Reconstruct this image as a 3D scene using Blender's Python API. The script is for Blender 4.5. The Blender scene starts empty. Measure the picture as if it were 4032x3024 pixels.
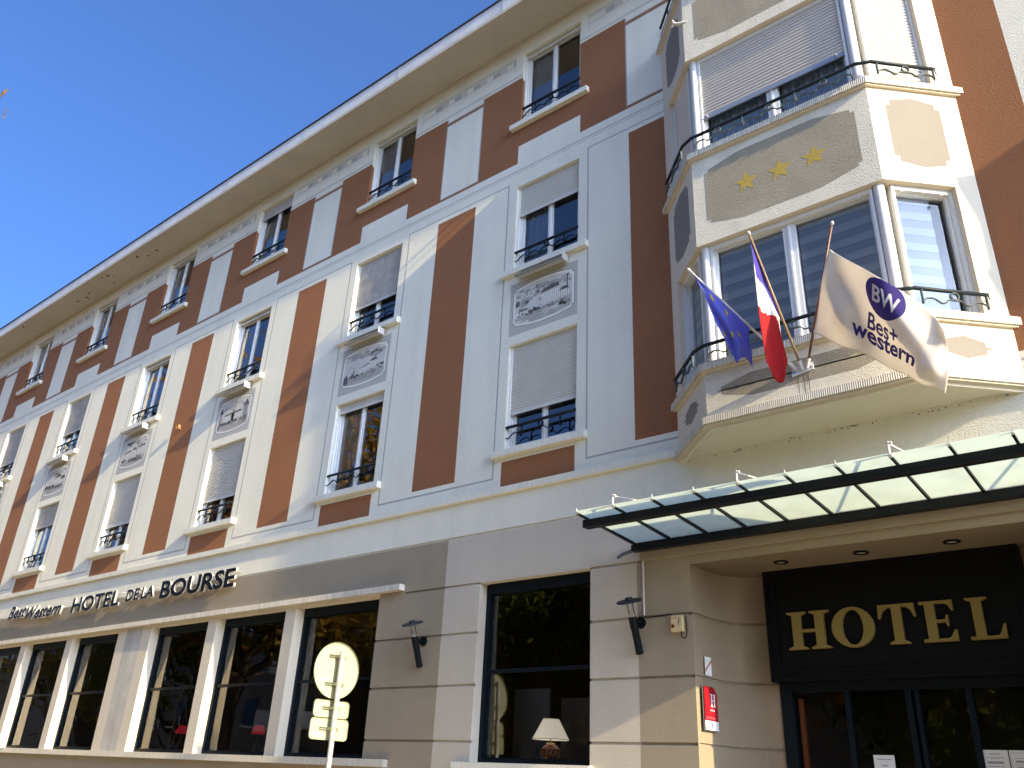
import bpy, bmesh, math, random
from mathutils import Vector, Matrix
random.seed(7)
S = bpy.context.scene
COL = S.collection
R_ = math.radians

# ---------------------------------------------------------------- camera
cam_d = bpy.data.cameras.new('camera'); cam = bpy.data.objects.new('camera', cam_d); COL.objects.link(cam)
S.camera = cam
cam_d.sensor_width = 36.0; cam_d.lens = 3274.0991897 / 4032 * 36
cam_d.clip_start = 0.05; cam_d.clip_end = 2000
def rotm(a, b, c):
    return Matrix.Rotation(a, 3, 'Z') @ Matrix.Rotation(b, 3, 'X') @ Matrix.Rotation(c, 3, 'Y')
RM = rotm(0.6976345612711783, 0.4476107711141185, -0.049165448382083796)
xa, ya, za = RM.col[0], RM.col[1], RM.col[2]
M4 = Matrix.Identity(4)
for i in range(3):
    M4[i][0] = xa[i]; M4[i][1] = za[i]; M4[i][2] = -ya[i]
M4.translation = Vector((4.95549285, -8.34264685, 1.59962923))
cam.matrix_world = M4

# ---------------------------------------------------------------- sun, sky, exposure
SUN = Vector((11.3, -1.0, 4.52)).normalized()
SUN_EL = math.asin(SUN.z); SUN_AZ = math.atan2(SUN.x, SUN.y)
w = bpy.data.worlds.new('World'); S.world = w; w.use_nodes = True
nt = w.node_tree; nt.nodes.clear()
sky = nt.nodes.new('ShaderNodeTexSky'); sky.sky_type = 'NISHITA'; sky.sun_disc = False
sky.sun_elevation = SUN_EL; sky.sun_rotation = SUN_AZ; sky.altitude = 0
sky.air_density = 0.64; sky.dust_density = 5.5; sky.ozone_density = 9.0
bg = nt.nodes.new('ShaderNodeBackground'); bg.inputs[1].default_value = 0.15
wo = nt.nodes.new('ShaderNodeOutputWorld')
nt.links.new(sky.outputs[0], bg.inputs[0]); nt.links.new(bg.outputs[0], wo.inputs[0])
sl = bpy.data.lights.new('sun', 'SUN'); sl.energy = 3.4; sl.angle = R_(0.53); sl.color = (1.0, 0.83, 0.52)
so = bpy.data.objects.new('sun', sl); COL.objects.link(so)
so.rotation_euler = (-SUN).to_track_quat('-Z', 'Y').to_euler(); so.location = (30, -10, 30)
S.view_settings.view_transform = 'Standard'; S.view_settings.look = 'None'
S.view_settings.exposure = 1.6; S.view_settings.gamma = 1.0
S.render.engine = 'CYCLES'
S.cycles.max_bounces = 8; S.cycles.diffuse_bounces = 4; S.cycles.glossy_bounces = 4; S.cycles.transparent_max_bounces = 16

# ---------------------------------------------------------------- materials
MATS = {}
def nodes(m):
    m.use_nodes = True; t = m.node_tree; t.nodes.clear(); return t
def mat(name, col, rough=0.8, metal=0.0, var=0.0, vscale=1.5, bump=0.0, bscale=50, bdist=0.01, stain=0.0, ribs=0.0, spec=0.5, translucent=0.0, emit=None, streak=0.0):
    if name in MATS: return MATS[name]
    m = bpy.data.materials.new(name); t = nodes(m); N = t.nodes; L = t.links
    out = N.new('ShaderNodeOutputMaterial'); p = N.new('ShaderNodeBsdfPrincipled')
    p.inputs['Roughness'].default_value = rough; p.inputs['Metallic'].default_value = metal
    p.inputs['Specular IOR Level'].default_value = spec
    geo = N.new('ShaderNodeNewGeometry'); pos = geo.outputs['Position']
    c = N.new('ShaderNodeRGB'); c.outputs[0].default_value = (*col, 1); cur = c.outputs[0]
    def mul(cur, fac_sock, lo, hi, fmin=0.3, fmax=0.7):
        mr = N.new('ShaderNodeMapRange'); mr.inputs[1].default_value = fmin; mr.inputs[2].default_value = fmax
        mr.inputs[3].default_value = lo; mr.inputs[4].default_value = hi; L.new(fac_sock, mr.inputs[0])
        mx = N.new('ShaderNodeMix'); mx.data_type = 'RGBA'; mx.blend_type = 'MULTIPLY'; mx.inputs[0].default_value = 1
        L.new(cur, mx.inputs[6]); L.new(mr.outputs[0], mx.inputs[7]); return mx.outputs[2]
    if var:
        n = N.new('ShaderNodeTexNoise'); n.inputs['Scale'].default_value = vscale; n.inputs['Detail'].default_value = 6; n.inputs['Roughness'].default_value = .65
        L.new(pos, n.inputs['Vector']); cur = mul(cur, n.outputs[0], 1 - var, 1 + var * .4)
        n = N.new('ShaderNodeTexNoise'); n.inputs['Scale'].default_value = vscale * 22; n.inputs['Detail'].default_value = 3
        L.new(pos, n.inputs['Vector']); cur = mul(cur, n.outputs[0], 1 - var * .6, 1 + var * .3)
    if streak:
        mp = N.new('ShaderNodeMapping'); mp.inputs['Scale'].default_value = (3.2, 3.2, .35); L.new(pos, mp.inputs[0])
        n = N.new('ShaderNodeTexNoise'); n.inputs['Scale'].default_value = 1.0; n.inputs['Detail'].default_value = 5
        L.new(mp.outputs[0], n.inputs['Vector']); cur = mul(cur, n.outputs[0], 1 - streak, 1, .28, .55)
    if ribs:
        mp = N.new('ShaderNodeMapping'); mp.inputs['Scale'].default_value = (42, 0, .6); L.new(pos, mp.inputs[0])
        n = N.new('ShaderNodeTexNoise'); n.inputs['Scale'].default_value = 1.0; n.inputs['Detail'].default_value = 4; n.inputs['Roughness'].default_value = .7
        L.new(mp.outputs[0], n.inputs['Vector']); cur = mul(cur, n.outputs[0], 1 - ribs, 1.03, .35, .6)
        wv = N.new('ShaderNodeTexWave'); wv.bands_direction = 'X'; wv.inputs['Scale'].default_value = 15; wv.inputs['Distortion'].default_value = .6; wv.inputs['Detail Scale'].default_value = .6
        L.new(pos, wv.inputs[0]); cur = mul(cur, wv.outputs[1], 1 - ribs * .9, 1.05, .2, .8)
        rib_s = wv.outputs[1]
    L.new(cur, p.inputs['Base Color'])
    if bump or ribs:
        b = N.new('ShaderNodeBump'); b.inputs['Distance'].default_value = bdist; b.inputs['Strength'].default_value = 1.0
        n = N.new('ShaderNodeTexNoise'); n.inputs['Scale'].default_value = bscale; n.inputs['Detail'].default_value = 5; n.inputs['Roughness'].default_value = .6
        L.new(pos, n.inputs['Vector'])
        sc = N.new('ShaderNodeMath'); sc.operation = 'MULTIPLY'; sc.inputs[1].default_value = bump if bump else .1; L.new(n.outputs[0], sc.inputs[0])
        h = sc.outputs[0]
        if ribs:
            a = N.new('ShaderNodeMath'); a.operation = 'MULTIPLY_ADD'; a.inputs[1].default_value = .35; L.new(rib_s, a.inputs[0]); L.new(h, a.inputs[2]); h = a.outputs[0]
        L.new(h, b.inputs['Height']); L.new(b.outputs[0], p.inputs['Normal'])
    sh = p.outputs[0]
    if emit:
        p.inputs['Emission Color'].default_value = (*emit[:3], 1); p.inputs['Emission Strength'].default_value = emit[3]
    if translucent:
        tr = N.new('ShaderNodeBsdfTranslucent'); L.new(cur, tr.inputs[0]); mx = N.new('ShaderNodeMixShader'); mx.inputs[0].default_value = translucent
        L.new(sh, mx.inputs[1]); L.new(tr.outputs[0], mx.inputs[2]); sh = mx.outputs[0]
    L.new(sh, out.inputs[0]); MATS[name] = m; return m

def glassmat(name, ior=1.75, tint=(.75, .8, .8), through=.85):
    m = bpy.data.materials.new(name); t = nodes(m); N = t.nodes; L = t.links
    out = N.new('ShaderNodeOutputMaterial'); fr = N.new('ShaderNodeFresnel'); fr.inputs[0].default_value = ior
    gl = N.new('ShaderNodeBsdfGlossy'); gl.inputs['Roughness'].default_value = 0.0; gl.inputs[0].default_value = (1, 1, 1, 1)
    tr = N.new('ShaderNodeBsdfTransparent'); tr.inputs[0].default_value = (*[c * through for c in tint], 1)
    mx = N.new('ShaderNodeMixShader'); L.new(fr.outputs[0], mx.inputs[0]); L.new(tr.outputs[0], mx.inputs[1]); L.new(gl.outputs[0], mx.inputs[2])
    geo = N.new('ShaderNodeNewGeometry'); n = N.new('ShaderNodeTexNoise'); n.inputs['Scale'].default_value = 1.1; n.inputs['Detail'].default_value = 1
    L.new(geo.outputs['Position'], n.inputs['Vector']); b = N.new('ShaderNodeBump'); b.inputs['Distance'].default_value = .006; L.new(n.outputs[0], b.inputs['Height']); L.new(b.outputs[0], gl.inputs['Normal'])
    L.new(mx.outputs[0], out.inputs[0]); MATS[name] = m; return m

WHITE = mat('white_render', (.86, .82, .66), .9, var=.05, vscale=.9, bump=.5, bscale=60, bdist=.03, streak=.06)
BROWN = mat('brown_paint', (.31, .122, .044), .9, var=.10, vscale=1.2, bump=.5, bscale=60, bdist=.03)
LINE = mat('grey_line_paint', (.42, .395, .335), .9, bump=.4, bscale=75, bdist=.01)
FRD = mat('frieze_grey', (.48, .45, .385), .9, var=.05, bump=.4, bscale=75, bdist=.01)
FRL = mat('frieze_pale', (.62, .59, .50), .9, var=.03, bump=.4, bscale=75, bdist=.01)
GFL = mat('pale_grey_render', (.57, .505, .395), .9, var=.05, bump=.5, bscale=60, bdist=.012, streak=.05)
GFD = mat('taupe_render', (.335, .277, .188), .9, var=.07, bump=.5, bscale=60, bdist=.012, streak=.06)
PIER = mat('worn_pier_render', (.58, .54, .46), .9, var=.22, vscale=2.0, bump=.5, bscale=60, bdist=.012, streak=.22)
ROUGH = mat('roughcast_white', (.82, .76, .60), .95, var=.10, vscale=2, bump=1.0, bscale=70, bdist=.022, streak=.06)
ROUGHG = mat('roughcast_grey', (.38, .335, .24), .95, var=.14, vscale=2, bump=1.0, bscale=70, bdist=.022)
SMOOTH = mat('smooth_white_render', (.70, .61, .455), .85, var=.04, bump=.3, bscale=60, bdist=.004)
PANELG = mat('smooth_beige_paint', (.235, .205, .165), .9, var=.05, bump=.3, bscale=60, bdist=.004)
GOLD = mat('yellow_star_paint', (.52, .36, .06), .9, var=.12, vscale=6, bump=1.0, bscale=70, bdist=.022)
LEDGE = mat('combed_stone', (.78, .72, .58), .9, var=.08, ribs=.30, bdist=.012)
SILL = mat('sill_stone', (.82, .78, .63), .85, var=.07, vscale=3, ribs=.10, bdist=.003)
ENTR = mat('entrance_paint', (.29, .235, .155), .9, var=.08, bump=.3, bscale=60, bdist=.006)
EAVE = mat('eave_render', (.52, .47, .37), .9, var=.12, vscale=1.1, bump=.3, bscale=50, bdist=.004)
SOFF = mat('soffit_render', (.80, .73, .56), .9, var=.09, vscale=1.1, bump=.3, bscale=50, bdist=.004, streak=.0)
ZINC = mat('pale_zinc', (.70, .69, .66), .5, metal=.0, var=.18, vscale=2.5)
DARKM = mat('dark_roof_edge', (.05, .05, .05), .6)
PVC = mat('white_pvc', (.76, .75, .70), .35)
SLATM = mat('shutter_pvc', (.68, .66, .59), .45, var=.05, vscale=3)
SLATD = mat('dirty_shutter_pvc', (.60, .58, .54), .6, var=.28, vscale=7)
SLATB = mat('cream_shutter', (.62, .57, .50), .5, var=.03)
BARM = mat('shutter_end_bar', (.30, .33, .38), .4, metal=.3)
IRON = mat('blue_black_iron', (.012, .018, .023), .5, spec=.2)
IRONG = mat('grey_iron', (.08, .10, .10), .5, spec=.3)
GLASS = glassmat('window_glass', 2.1, (.97, .98, .98), .97)
GLASSB = glassmat('bay_glass', 1.5, (.97, .98, .98), .97)
GLASSG = glassmat('shop_glass', 1.7, (.96, .96, .95), .97)
SHEER = mat('sheer_curtain', (.92, .90, .84), .9, translucent=.35, var=.05)
SHEERB = mat('blue_grey_curtain', (.70, .75, .80), .9, translucent=.2, var=.2, vscale=5)
DARKIN = mat('dark_interior', (.06, .05, .045), .9)
ROOMIN = mat('room_interior', (.30, .28, .25), .9)
SLATE = mat('slate_blue_frame', (.004, .008, .012), .5, spec=.15)
BLACKW = mat('black_woodwork', (.0045, .0048, .0055), .5, var=.2, vscale=4, spec=.12)
GOLDL = mat('gilt_letter', (.21, .155, .046), .6, spec=.12)
STEEL = mat('dark_steel', (.006, .008, .011), .45, spec=.2)
PALEST = mat('pale_steel', (.62, .57, .52), .4)
BLACKL = mat('black_letter_face', (.006, .006, .008), .4, spec=.2)
CREAMM = mat('cream_letter_side', (.40, .38, .33), .4)
SHADEP = mat('corner_post_pvc', (.70, .67, .62), .5, var=.08, vscale=3, streak=.1)

# frosted canopy glass
m = bpy.data.materials.new('frosted_glass'); t = nodes(m); N = t.nodes; L = t.links
out = N.new('ShaderNodeOutputMaterial'); geo = N.new('ShaderNodeNewGeometry')
nz = N.new('ShaderNodeTexNoise'); nz.inputs['Scale'].default_value = 3; nz.inputs['Detail'].default_value = 5; L.new(geo.outputs['Position'], nz.inputs['Vector'])
cr = N.new('ShaderNodeMapRange'); cr.inputs[1].default_value = .3; cr.inputs[2].default_value = .6; cr.inputs[3].default_value = .86; cr.inputs[4].default_value = 1; L.new(nz.outputs[0], cr.inputs[0])
cm = N.new('ShaderNodeMix'); cm.data_type = 'RGBA'; cm.blend_type = 'MULTIPLY'; cm.inputs[0].default_value = 1; cm.inputs[6].default_value = (.60, .69, .58, 1); L.new(cr.outputs[0], cm.inputs[7])
tl = N.new('ShaderNodeBsdfTranslucent'); L.new(cm.outputs[2], tl.inputs[0])
df = N.new('ShaderNodeBsdfPrincipled'); df.inputs['Base Color'].default_value = (.55, .62, .60, 1); df.inputs['Roughness'].default_value = .25
mx = N.new('ShaderNodeMixShader'); mx.inputs[0].default_value = .25; L.new(tl.outputs[0], mx.inputs[1]); L.new(df.outputs[0], mx.inputs[2]); L.new(mx.outputs[0], out.inputs[0])
FROST = m

# ---------------------------------------------------------------- helpers
def obj(name, me, parent=None, mats=None, loc=None):
    o = bpy.data.objects.new(name, me); COL.objects.link(o)
    if mats is not None and not me.materials:
        for q in (mats if isinstance(mats, (list, tuple)) else [mats]): me.materials.append(q)
    if parent: o.parent = parent
    if loc: o.location = loc
    return o
def thing(name, label, cat, loc=(0, 0, 0), group=None, kind=None):
    o = bpy.data.objects.new(name, None); COL.objects.link(o); o.location = loc; o.empty_display_size = .1
    o['label'] = label; o['category'] = cat
    if group: o['group'] = group
    if kind: o['kind'] = kind
    return o
def tag(o, label=None, cat=None, group=None, kind=None):
    if label: o['label'] = label
    if cat: o['category'] = cat
    if group: o['group'] = group
    if kind: o['kind'] = kind
    return o
class MB:
    def __init__(s): s.v = []; s.f = []; s.mi = []
    def add(s, vs, fs, mi=0):
        n = len(s.v); s.v += [tuple(v) for v in vs]; s.f += [tuple(i + n for i in f) for f in fs]; s.mi += [mi] * len(fs); return s
    def quad(s, a, b, c, d, mi=0): return s.add([a, b, c, d], [(0, 1, 2, 3)], mi)
    def box(s, x0, x1, y0, y1, z0, z1, mi=0):
        v = [(x0, y0, z0), (x1, y0, z0), (x1, y1, z0), (x0, y1, z0), (x0, y0, z1), (x1, y0, z1), (x1, y1, z1), (x0, y1, z1)]
        return s.add(v, [(3, 2, 1, 0), (4, 5, 6, 7), (0, 1, 5, 4), (1, 2, 6, 5), (2, 3, 7, 6), (3, 0, 4, 7)], mi)
    def prism(s, poly, z0, z1, mi=0):      # plan polygon (x, y) extruded in z
        n = len(poly); v = [(x, y, z0) for x, y in poly] + [(x, y, z1) for x, y in poly]
        f = [tuple(range(n))[::-1], tuple(range(n, 2 * n))] + [(i, (i + 1) % n, n + (i + 1) % n, n + i) for i in range(n)]
        return s.add(v, f, mi)
    def prismy(s, poly, y0, y1, mi=0, mside=None):     # facade polygon (x, z) extruded in y (y0 = front)
        n = len(poly); v = [(x, y0, z) for x, z in poly] + [(x, y1, z) for x, z in poly]
        s.add(v, [tuple(range(n)), tuple(range(n, 2 * n))[::-1]], mi)
        n0 = len(s.v) - 2 * n
        for i in range(n):
            s.f.append((n0 + i, n0 + n + i, n0 + n + (i + 1) % n, n0 + (i + 1) % n)); s.mi.append(mi if mside is None else mside)
        return s
    def tube(s, pts, r, seg=8, mi=0, cap=True, rz=None):
        pts = [Vector(p) for p in pts]; n = len(pts); rings = []
        up = Vector((0, 0, 1))
        prev = None
        for i, p in enumerate(pts):
            d = (pts[min(i + 1, n - 1)] - pts[max(i - 1, 0)]).normalized()
            a = d.cross(up if abs(d.z) < .95 else Vector((0, 1, 0))).normalized()
            if prev and a.dot(prev) < 0: a = -a
            prev = a; b = d.cross(a).normalized(); rr = r[i] if isinstance(r, (list, tuple)) else r; rb = rz if rz else rr
            rings.append([p + a * rr * math.cos(2 * math.pi * k / seg) + b * rb * math.sin(2 * math.pi * k / seg) for k in range(seg)])
        vs = [q for ring in rings for q in ring]; fs = []
        for i in range(n - 1):
            for k in range(seg):
                fs.append((i * seg + k, i * seg + (k + 1) % seg, (i + 1) * seg + (k + 1) % seg, (i + 1) * seg + k))
        if cap: fs.append(tuple(range(seg))[::-1]); fs.append(tuple((n - 1) * seg + k for k in range(seg)))
        return s.add(vs, fs, mi)
    def lathe(s, prof, c, seg=24, mi=0):
        vs = []; fs = []
        for r, z in prof:
            for k in range(seg):
                a = 2 * math.pi * k / seg; vs.append((c[0] + r * math.cos(a), c[1] + r * math.sin(a), c[2] + z))
        for i in range(len(prof) - 1):
            for k in range(seg):
                fs.append((i * seg + k, i * seg + (k + 1) % seg, (i + 1) * seg + (k + 1) % seg, (i + 1) * seg + k))
        return s.add(vs, fs, mi)
    def ring(s, c, r, t, axis='y', seg=16, mi=0):
        w_ = t * 2.2; vs = []; fs = []      # flat iron ring, wide across the wall normal
        for k in range(seg):
            a = 2 * math.pi * k / seg; ca, sa = math.cos(a), math.sin(a)
            for rr, yy in ((r - t, -w_), (r + t, -w_), (r + t, w_), (r - t, w_)): vs.append((c[0] + rr * ca, c[1] + yy, c[2] + rr * sa))
        for k in range(seg):
            i, j = k * 4, ((k + 1) % seg) * 4
            for q in range(4): fs.append((i + q, j + q, j + (q + 1) % 4, i + (q + 1) % 4))
        return s.add(vs, fs, mi)
    def xform(s, M):
        s.v = [tuple(M @ Vector(v)) for v in s.v]; return s
    def mesh(s, name, mats, smooth=False):
        me = bpy.data.meshes.new(name); me.from_pydata(s.v, [], s.f)
        for q in (mats if isinstance(mats, (list, tuple)) else [mats]): me.materials.append(q)
        me.polygons.foreach_set('material_index', s.mi)
        if smooth: me.polygons.foreach_set('use_smooth', [True] * len(s.f))
        me.update(); return me
    def build(s, name, mats, parent=None, smooth=False, loc=None):
        return obj(name, s.mesh(name, mats, smooth), parent, None, loc)
def smooth_by_angle(o, deg=40):
    me = o.data; me.polygons.foreach_set('use_smooth', [True] * len(me.polygons))
    try: me.set_sharp_from_angle(angle=R_(deg))
    except Exception: pass
def bez(pts, n=6):     # catmull-rom
    pts = [Vector(p) for p in pts]; out = []
    P = [pts[0]] + pts + [pts[-1]]
    for i in range(1, len(P) - 2):
        for k in range(n):
            t = k / n; p0, p1, p2, p3 = P[i - 1], P[i], P[i + 1], P[i + 2]
            out.append(.5 * ((2 * p1) + (-p0 + p2) * t + (2 * p0 - 5 * p1 + 4 * p2 - p3) * t * t + (-p0 + 3 * p1 - 3 * p2 + p3) * t ** 3))
    out.append(pts[-1]); return out
def text_mesh(txt, size=1.0, extrude=0.0, offset=0.0, shear=0.0, res=3):
    cu = bpy.data.curves.new('t', 'FONT'); cu.body = txt; cu.size = size; cu.extrude = extrude; cu.offset = offset; cu.shear = shear; cu.resolution_u = res
    o = bpy.data.objects.new('t', cu); COL.objects.link(o); bpy.context.view_layer.update()
    dg = bpy.context.evaluated_depsgraph_get(); me = bpy.data.meshes.new_from_object(o.evaluated_get(dg))
    bpy.data.objects.remove(o); me.materials.clear(); return me
def bounds(me):
    xs = [v.co.x for v in me.vertices]; ys = [v.co.y for v in me.vertices]
    return min(xs), max(xs), min(ys), max(ys)

# ---------------------------------------------------------------- ground
mr = mat('asphalt', (.15, .135, .105), .9, var=.2, vscale=.8, bump=.6, bscale=120, bdist=.006)
ms = mat('pavement_stone', (.66, .57, .40), .9, var=.15, vscale=1.0, bump=.4, bscale=80, bdist=.004)
mk = mat('kerb_stone', (.42, .40, .36), .85, var=.15)
tag(MB().box(-400, 400, -400, 400, -.6, -.13).build('ground', mat('far_ground', (.16, .15, .13), .95, var=.2, vscale=.1)), kind='structure')
tag(MB().box(-120, 120, -15.0, -3.3, -.126, -.12).build('road', mr), kind='structure')
tag(MB().box(-120, 120, -3.12, 2.2, -.12, 0).build('pavement', ms), kind='structure')
tag(MB().box(-120, 120, -3.30, -3.125, -.12, .004).build('kerb', mk), kind='structure')
tag(MB().box(-120, 120, -24, -15.15, -.12, .0).build('far_pavement', ms), kind='structure')

# ---------------------------------------------------------------- hotel: main wall from a grid of painted rectangles
hotel = thing('hotel_building', 'long four storey white hotel with brown painted stripes, corner bay window and overhanging eaves', 'hotel')
P = 3.915
XL, XR, ZT = -36.0, 8.2, 13.77
rects = []           # (x0, x1, z0, z1, key) ; later wins
def rc(x0, x1, z0, z1, key): rects.append((x0, x1, z0, z1, key))
rc(XL, XR, 0, ZT, 'white')
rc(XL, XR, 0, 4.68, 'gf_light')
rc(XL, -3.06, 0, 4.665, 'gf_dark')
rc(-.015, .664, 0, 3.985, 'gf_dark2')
rc(XL, XR, 10.952, 12.90, 'brown_band')
holes = []           # (x0,x1,z0,z1,depth)
cols = range(0, 9)
mural_rects = []
for k in range(-1, 9):
    X = -P * k
    rc(X - .73, X + 1.605, 5.405, 5.432, 'line'); rc(X - .73, X + 1.605, 10.545, 10.568, 'line')
    rc(X - .742, X - .717, 5.405, 10.568, 'line'); rc(X + 1.592, X + 1.617, 5.405, 10.568, 'line')
    rc(X, X + .876, 5.504, 10.464, 'stripe%d' % k)
    if k >= 0:
        rc(X - 2.16, X - .915, 5.27, 5.64, 'lowpanel%d' % k)
        rc(X - 2.152, X - .90, 7.632, 8.546, 'mural%d' % k); mural_rects.append(k)
        rc(X - 2.15, X - .885, 10.952, 11.32, 'white')
    # tall pale panel with grey outline
    rc(X - .03, X + .885, 11.0, 12.735, 'line'); rc(X - .008, X + .862, 11.018, 12.716, 'tall%d' % k)
    rc(X - .03, X + .885, 12.79, 12.90, 'line'); rc(X - .008, X + .862, 12.812, 12.90, 'white')
    # frieze
    rc(X - .735, X - .718, 13.13, 13.50, 'frl'); rc(X + 1.592, X + 1.609, 13.13, 13.50, 'frl')
    rc(X - .718, X + 1.592, 13.436, 13.458, 'line'); rc(X - .718, X + 1.592, 13.40, 13.414, 'frd')
    rc(X - .718, X + 1.592, 13.258, 13.274, 'frd'); rc(X - .718, X + 1.592, 13.20, 13.208, 'frl')
    for j in range(-1, 4):
        a = X + 1.065 - .485 * j
        x0, x1 = max(a, X - .718), min(a + .165, X + 1.592)
        if x1 > x0 + .02: rc(x0, x1, 13.278, 13.388, 'frd2'); rc(x1 - .014, x1, 13.274, 13.41, 'line')
        x0, x1 = max(a + .165, X - .718), min(a + .33, X + 1.592)
        if x1 > x0 + .02: rc(x0, x1, 13.278, 13.388, 'frl2'); rc(x1 - .01, x1, 13.274, 13.40, 'frd')
rc(XL, XR, 12.943, 12.959, 'line'); rc(XL, XR, 12.977, 12.992, 'frd')
rc(XL, XR, 10.78, 10.80, 'line'); rc(XL, XR, 10.735, 10.745, 'line')
for k in cols:
    X = -P * k
    for z0, z1 in ((5.81, 7.472), (8.81, 10.447), (11.815, 13.45)):
        holes.append((X - 2.13, X - .90, z0, z1, .10))
# ground floor openings
GO = [(-6.30, -4.36), (-8.50, -6.56), (-10.68, -8.77), (-13.86, -11.92), (-16.10, -14.12), (-18.33, -16.36), (-21.5, -19.55), (-23.72, -21.76), (-25.94, -23.98)]
rc(-26.2, -4.36, 1.81, 4.03, 'pillar')
rc(-11.60, -11.0, 1.81, 4.03, 'pier'); rc(-19.3, -18.6, 1.81, 4.03, 'pier')
for a, b in GO: holes.append((a, b, 1.815, 3.985, .17))
rc(-2.42, -.66, 1.815, 3.985, 'gf_light')
holes.append((-2.42, -.66, 1.815, 3.985, .15))
holes.append((.664, 4.136, 0, 3.885, 0))            # entrance recess
holes.append((.70, 4.10, 5.40, 11.65, 0))           # behind the bay
grooves = []
def gv(x0, x1, z): grooves.append((x0, x1, z, z + .030))
gv(XL, XR, 4.650); gv(-3.84, -2.42, 3.970); gv(-.66, .06, 3.970)
for z in (3.335, 2.690, 2.030, 1.39):
    gv(-4.36, -2.42, z); gv(-.66, .664, z)
    gv(4.136, XR, z)
gv(XL, -4.36, 1.39)
for a, b, c, d in grooves: rc(a, b, c, d, None)
for h in holes: rc(*h[:4], None)
xs = sorted({round(v, 4) for r in rects for v in r[:2] if XL <= v <= XR}); zs = sorted({round(v, 4) for r in rects for v in r[2:4] if 0 <= v <= ZT})
import bisect
nx, nz_ = len(xs) - 1, len(zs) - 1
grid = [['white'] * nx for _ in range(nz_)]
for r in rects:
    i0 = bisect.bisect_left(xs, round(max(r[0], XL), 4)); i1 = bisect.bisect_left(xs, round(min(r[1], XR), 4)); j0 = bisect.bisect_left(zs, round(max(r[2], 0), 4)); j1 = bisect.bisect_left(zs, round(min(r[3], ZT), 4))
    for j in range(j0, j1):
        row = grid[j]
        for i in range(i0, i1): row[i] = r[4]
surf = {}
def merge():
    used = [[False] * nx for _ in range(nz_)]
    for j in range(nz_):
        i = 0
        while i < nx:
            k = grid[j][i]
            if used[j][i] or k is None: i += 1; continue
            e = i
            while e < nx and grid[j][e] == k and not used[j][e]: e += 1
            t = j + 1
            while t < nz_ and all(grid[t][q] == k and not used[t][q] for q in range(i, e)): t += 1
            for a in range(j, t):
                for q in range(i, e): used[a][q] = True
            surf.setdefault(k, []).append((xs[i], xs[e], zs[j], zs[t])); i = e
merge()
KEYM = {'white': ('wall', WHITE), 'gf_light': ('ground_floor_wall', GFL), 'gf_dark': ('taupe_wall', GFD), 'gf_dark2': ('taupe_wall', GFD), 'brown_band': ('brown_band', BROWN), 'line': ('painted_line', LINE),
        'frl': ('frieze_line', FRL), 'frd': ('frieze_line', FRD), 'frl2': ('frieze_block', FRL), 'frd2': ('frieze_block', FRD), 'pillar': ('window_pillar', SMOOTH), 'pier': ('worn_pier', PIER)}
wallparts = {}
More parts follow.
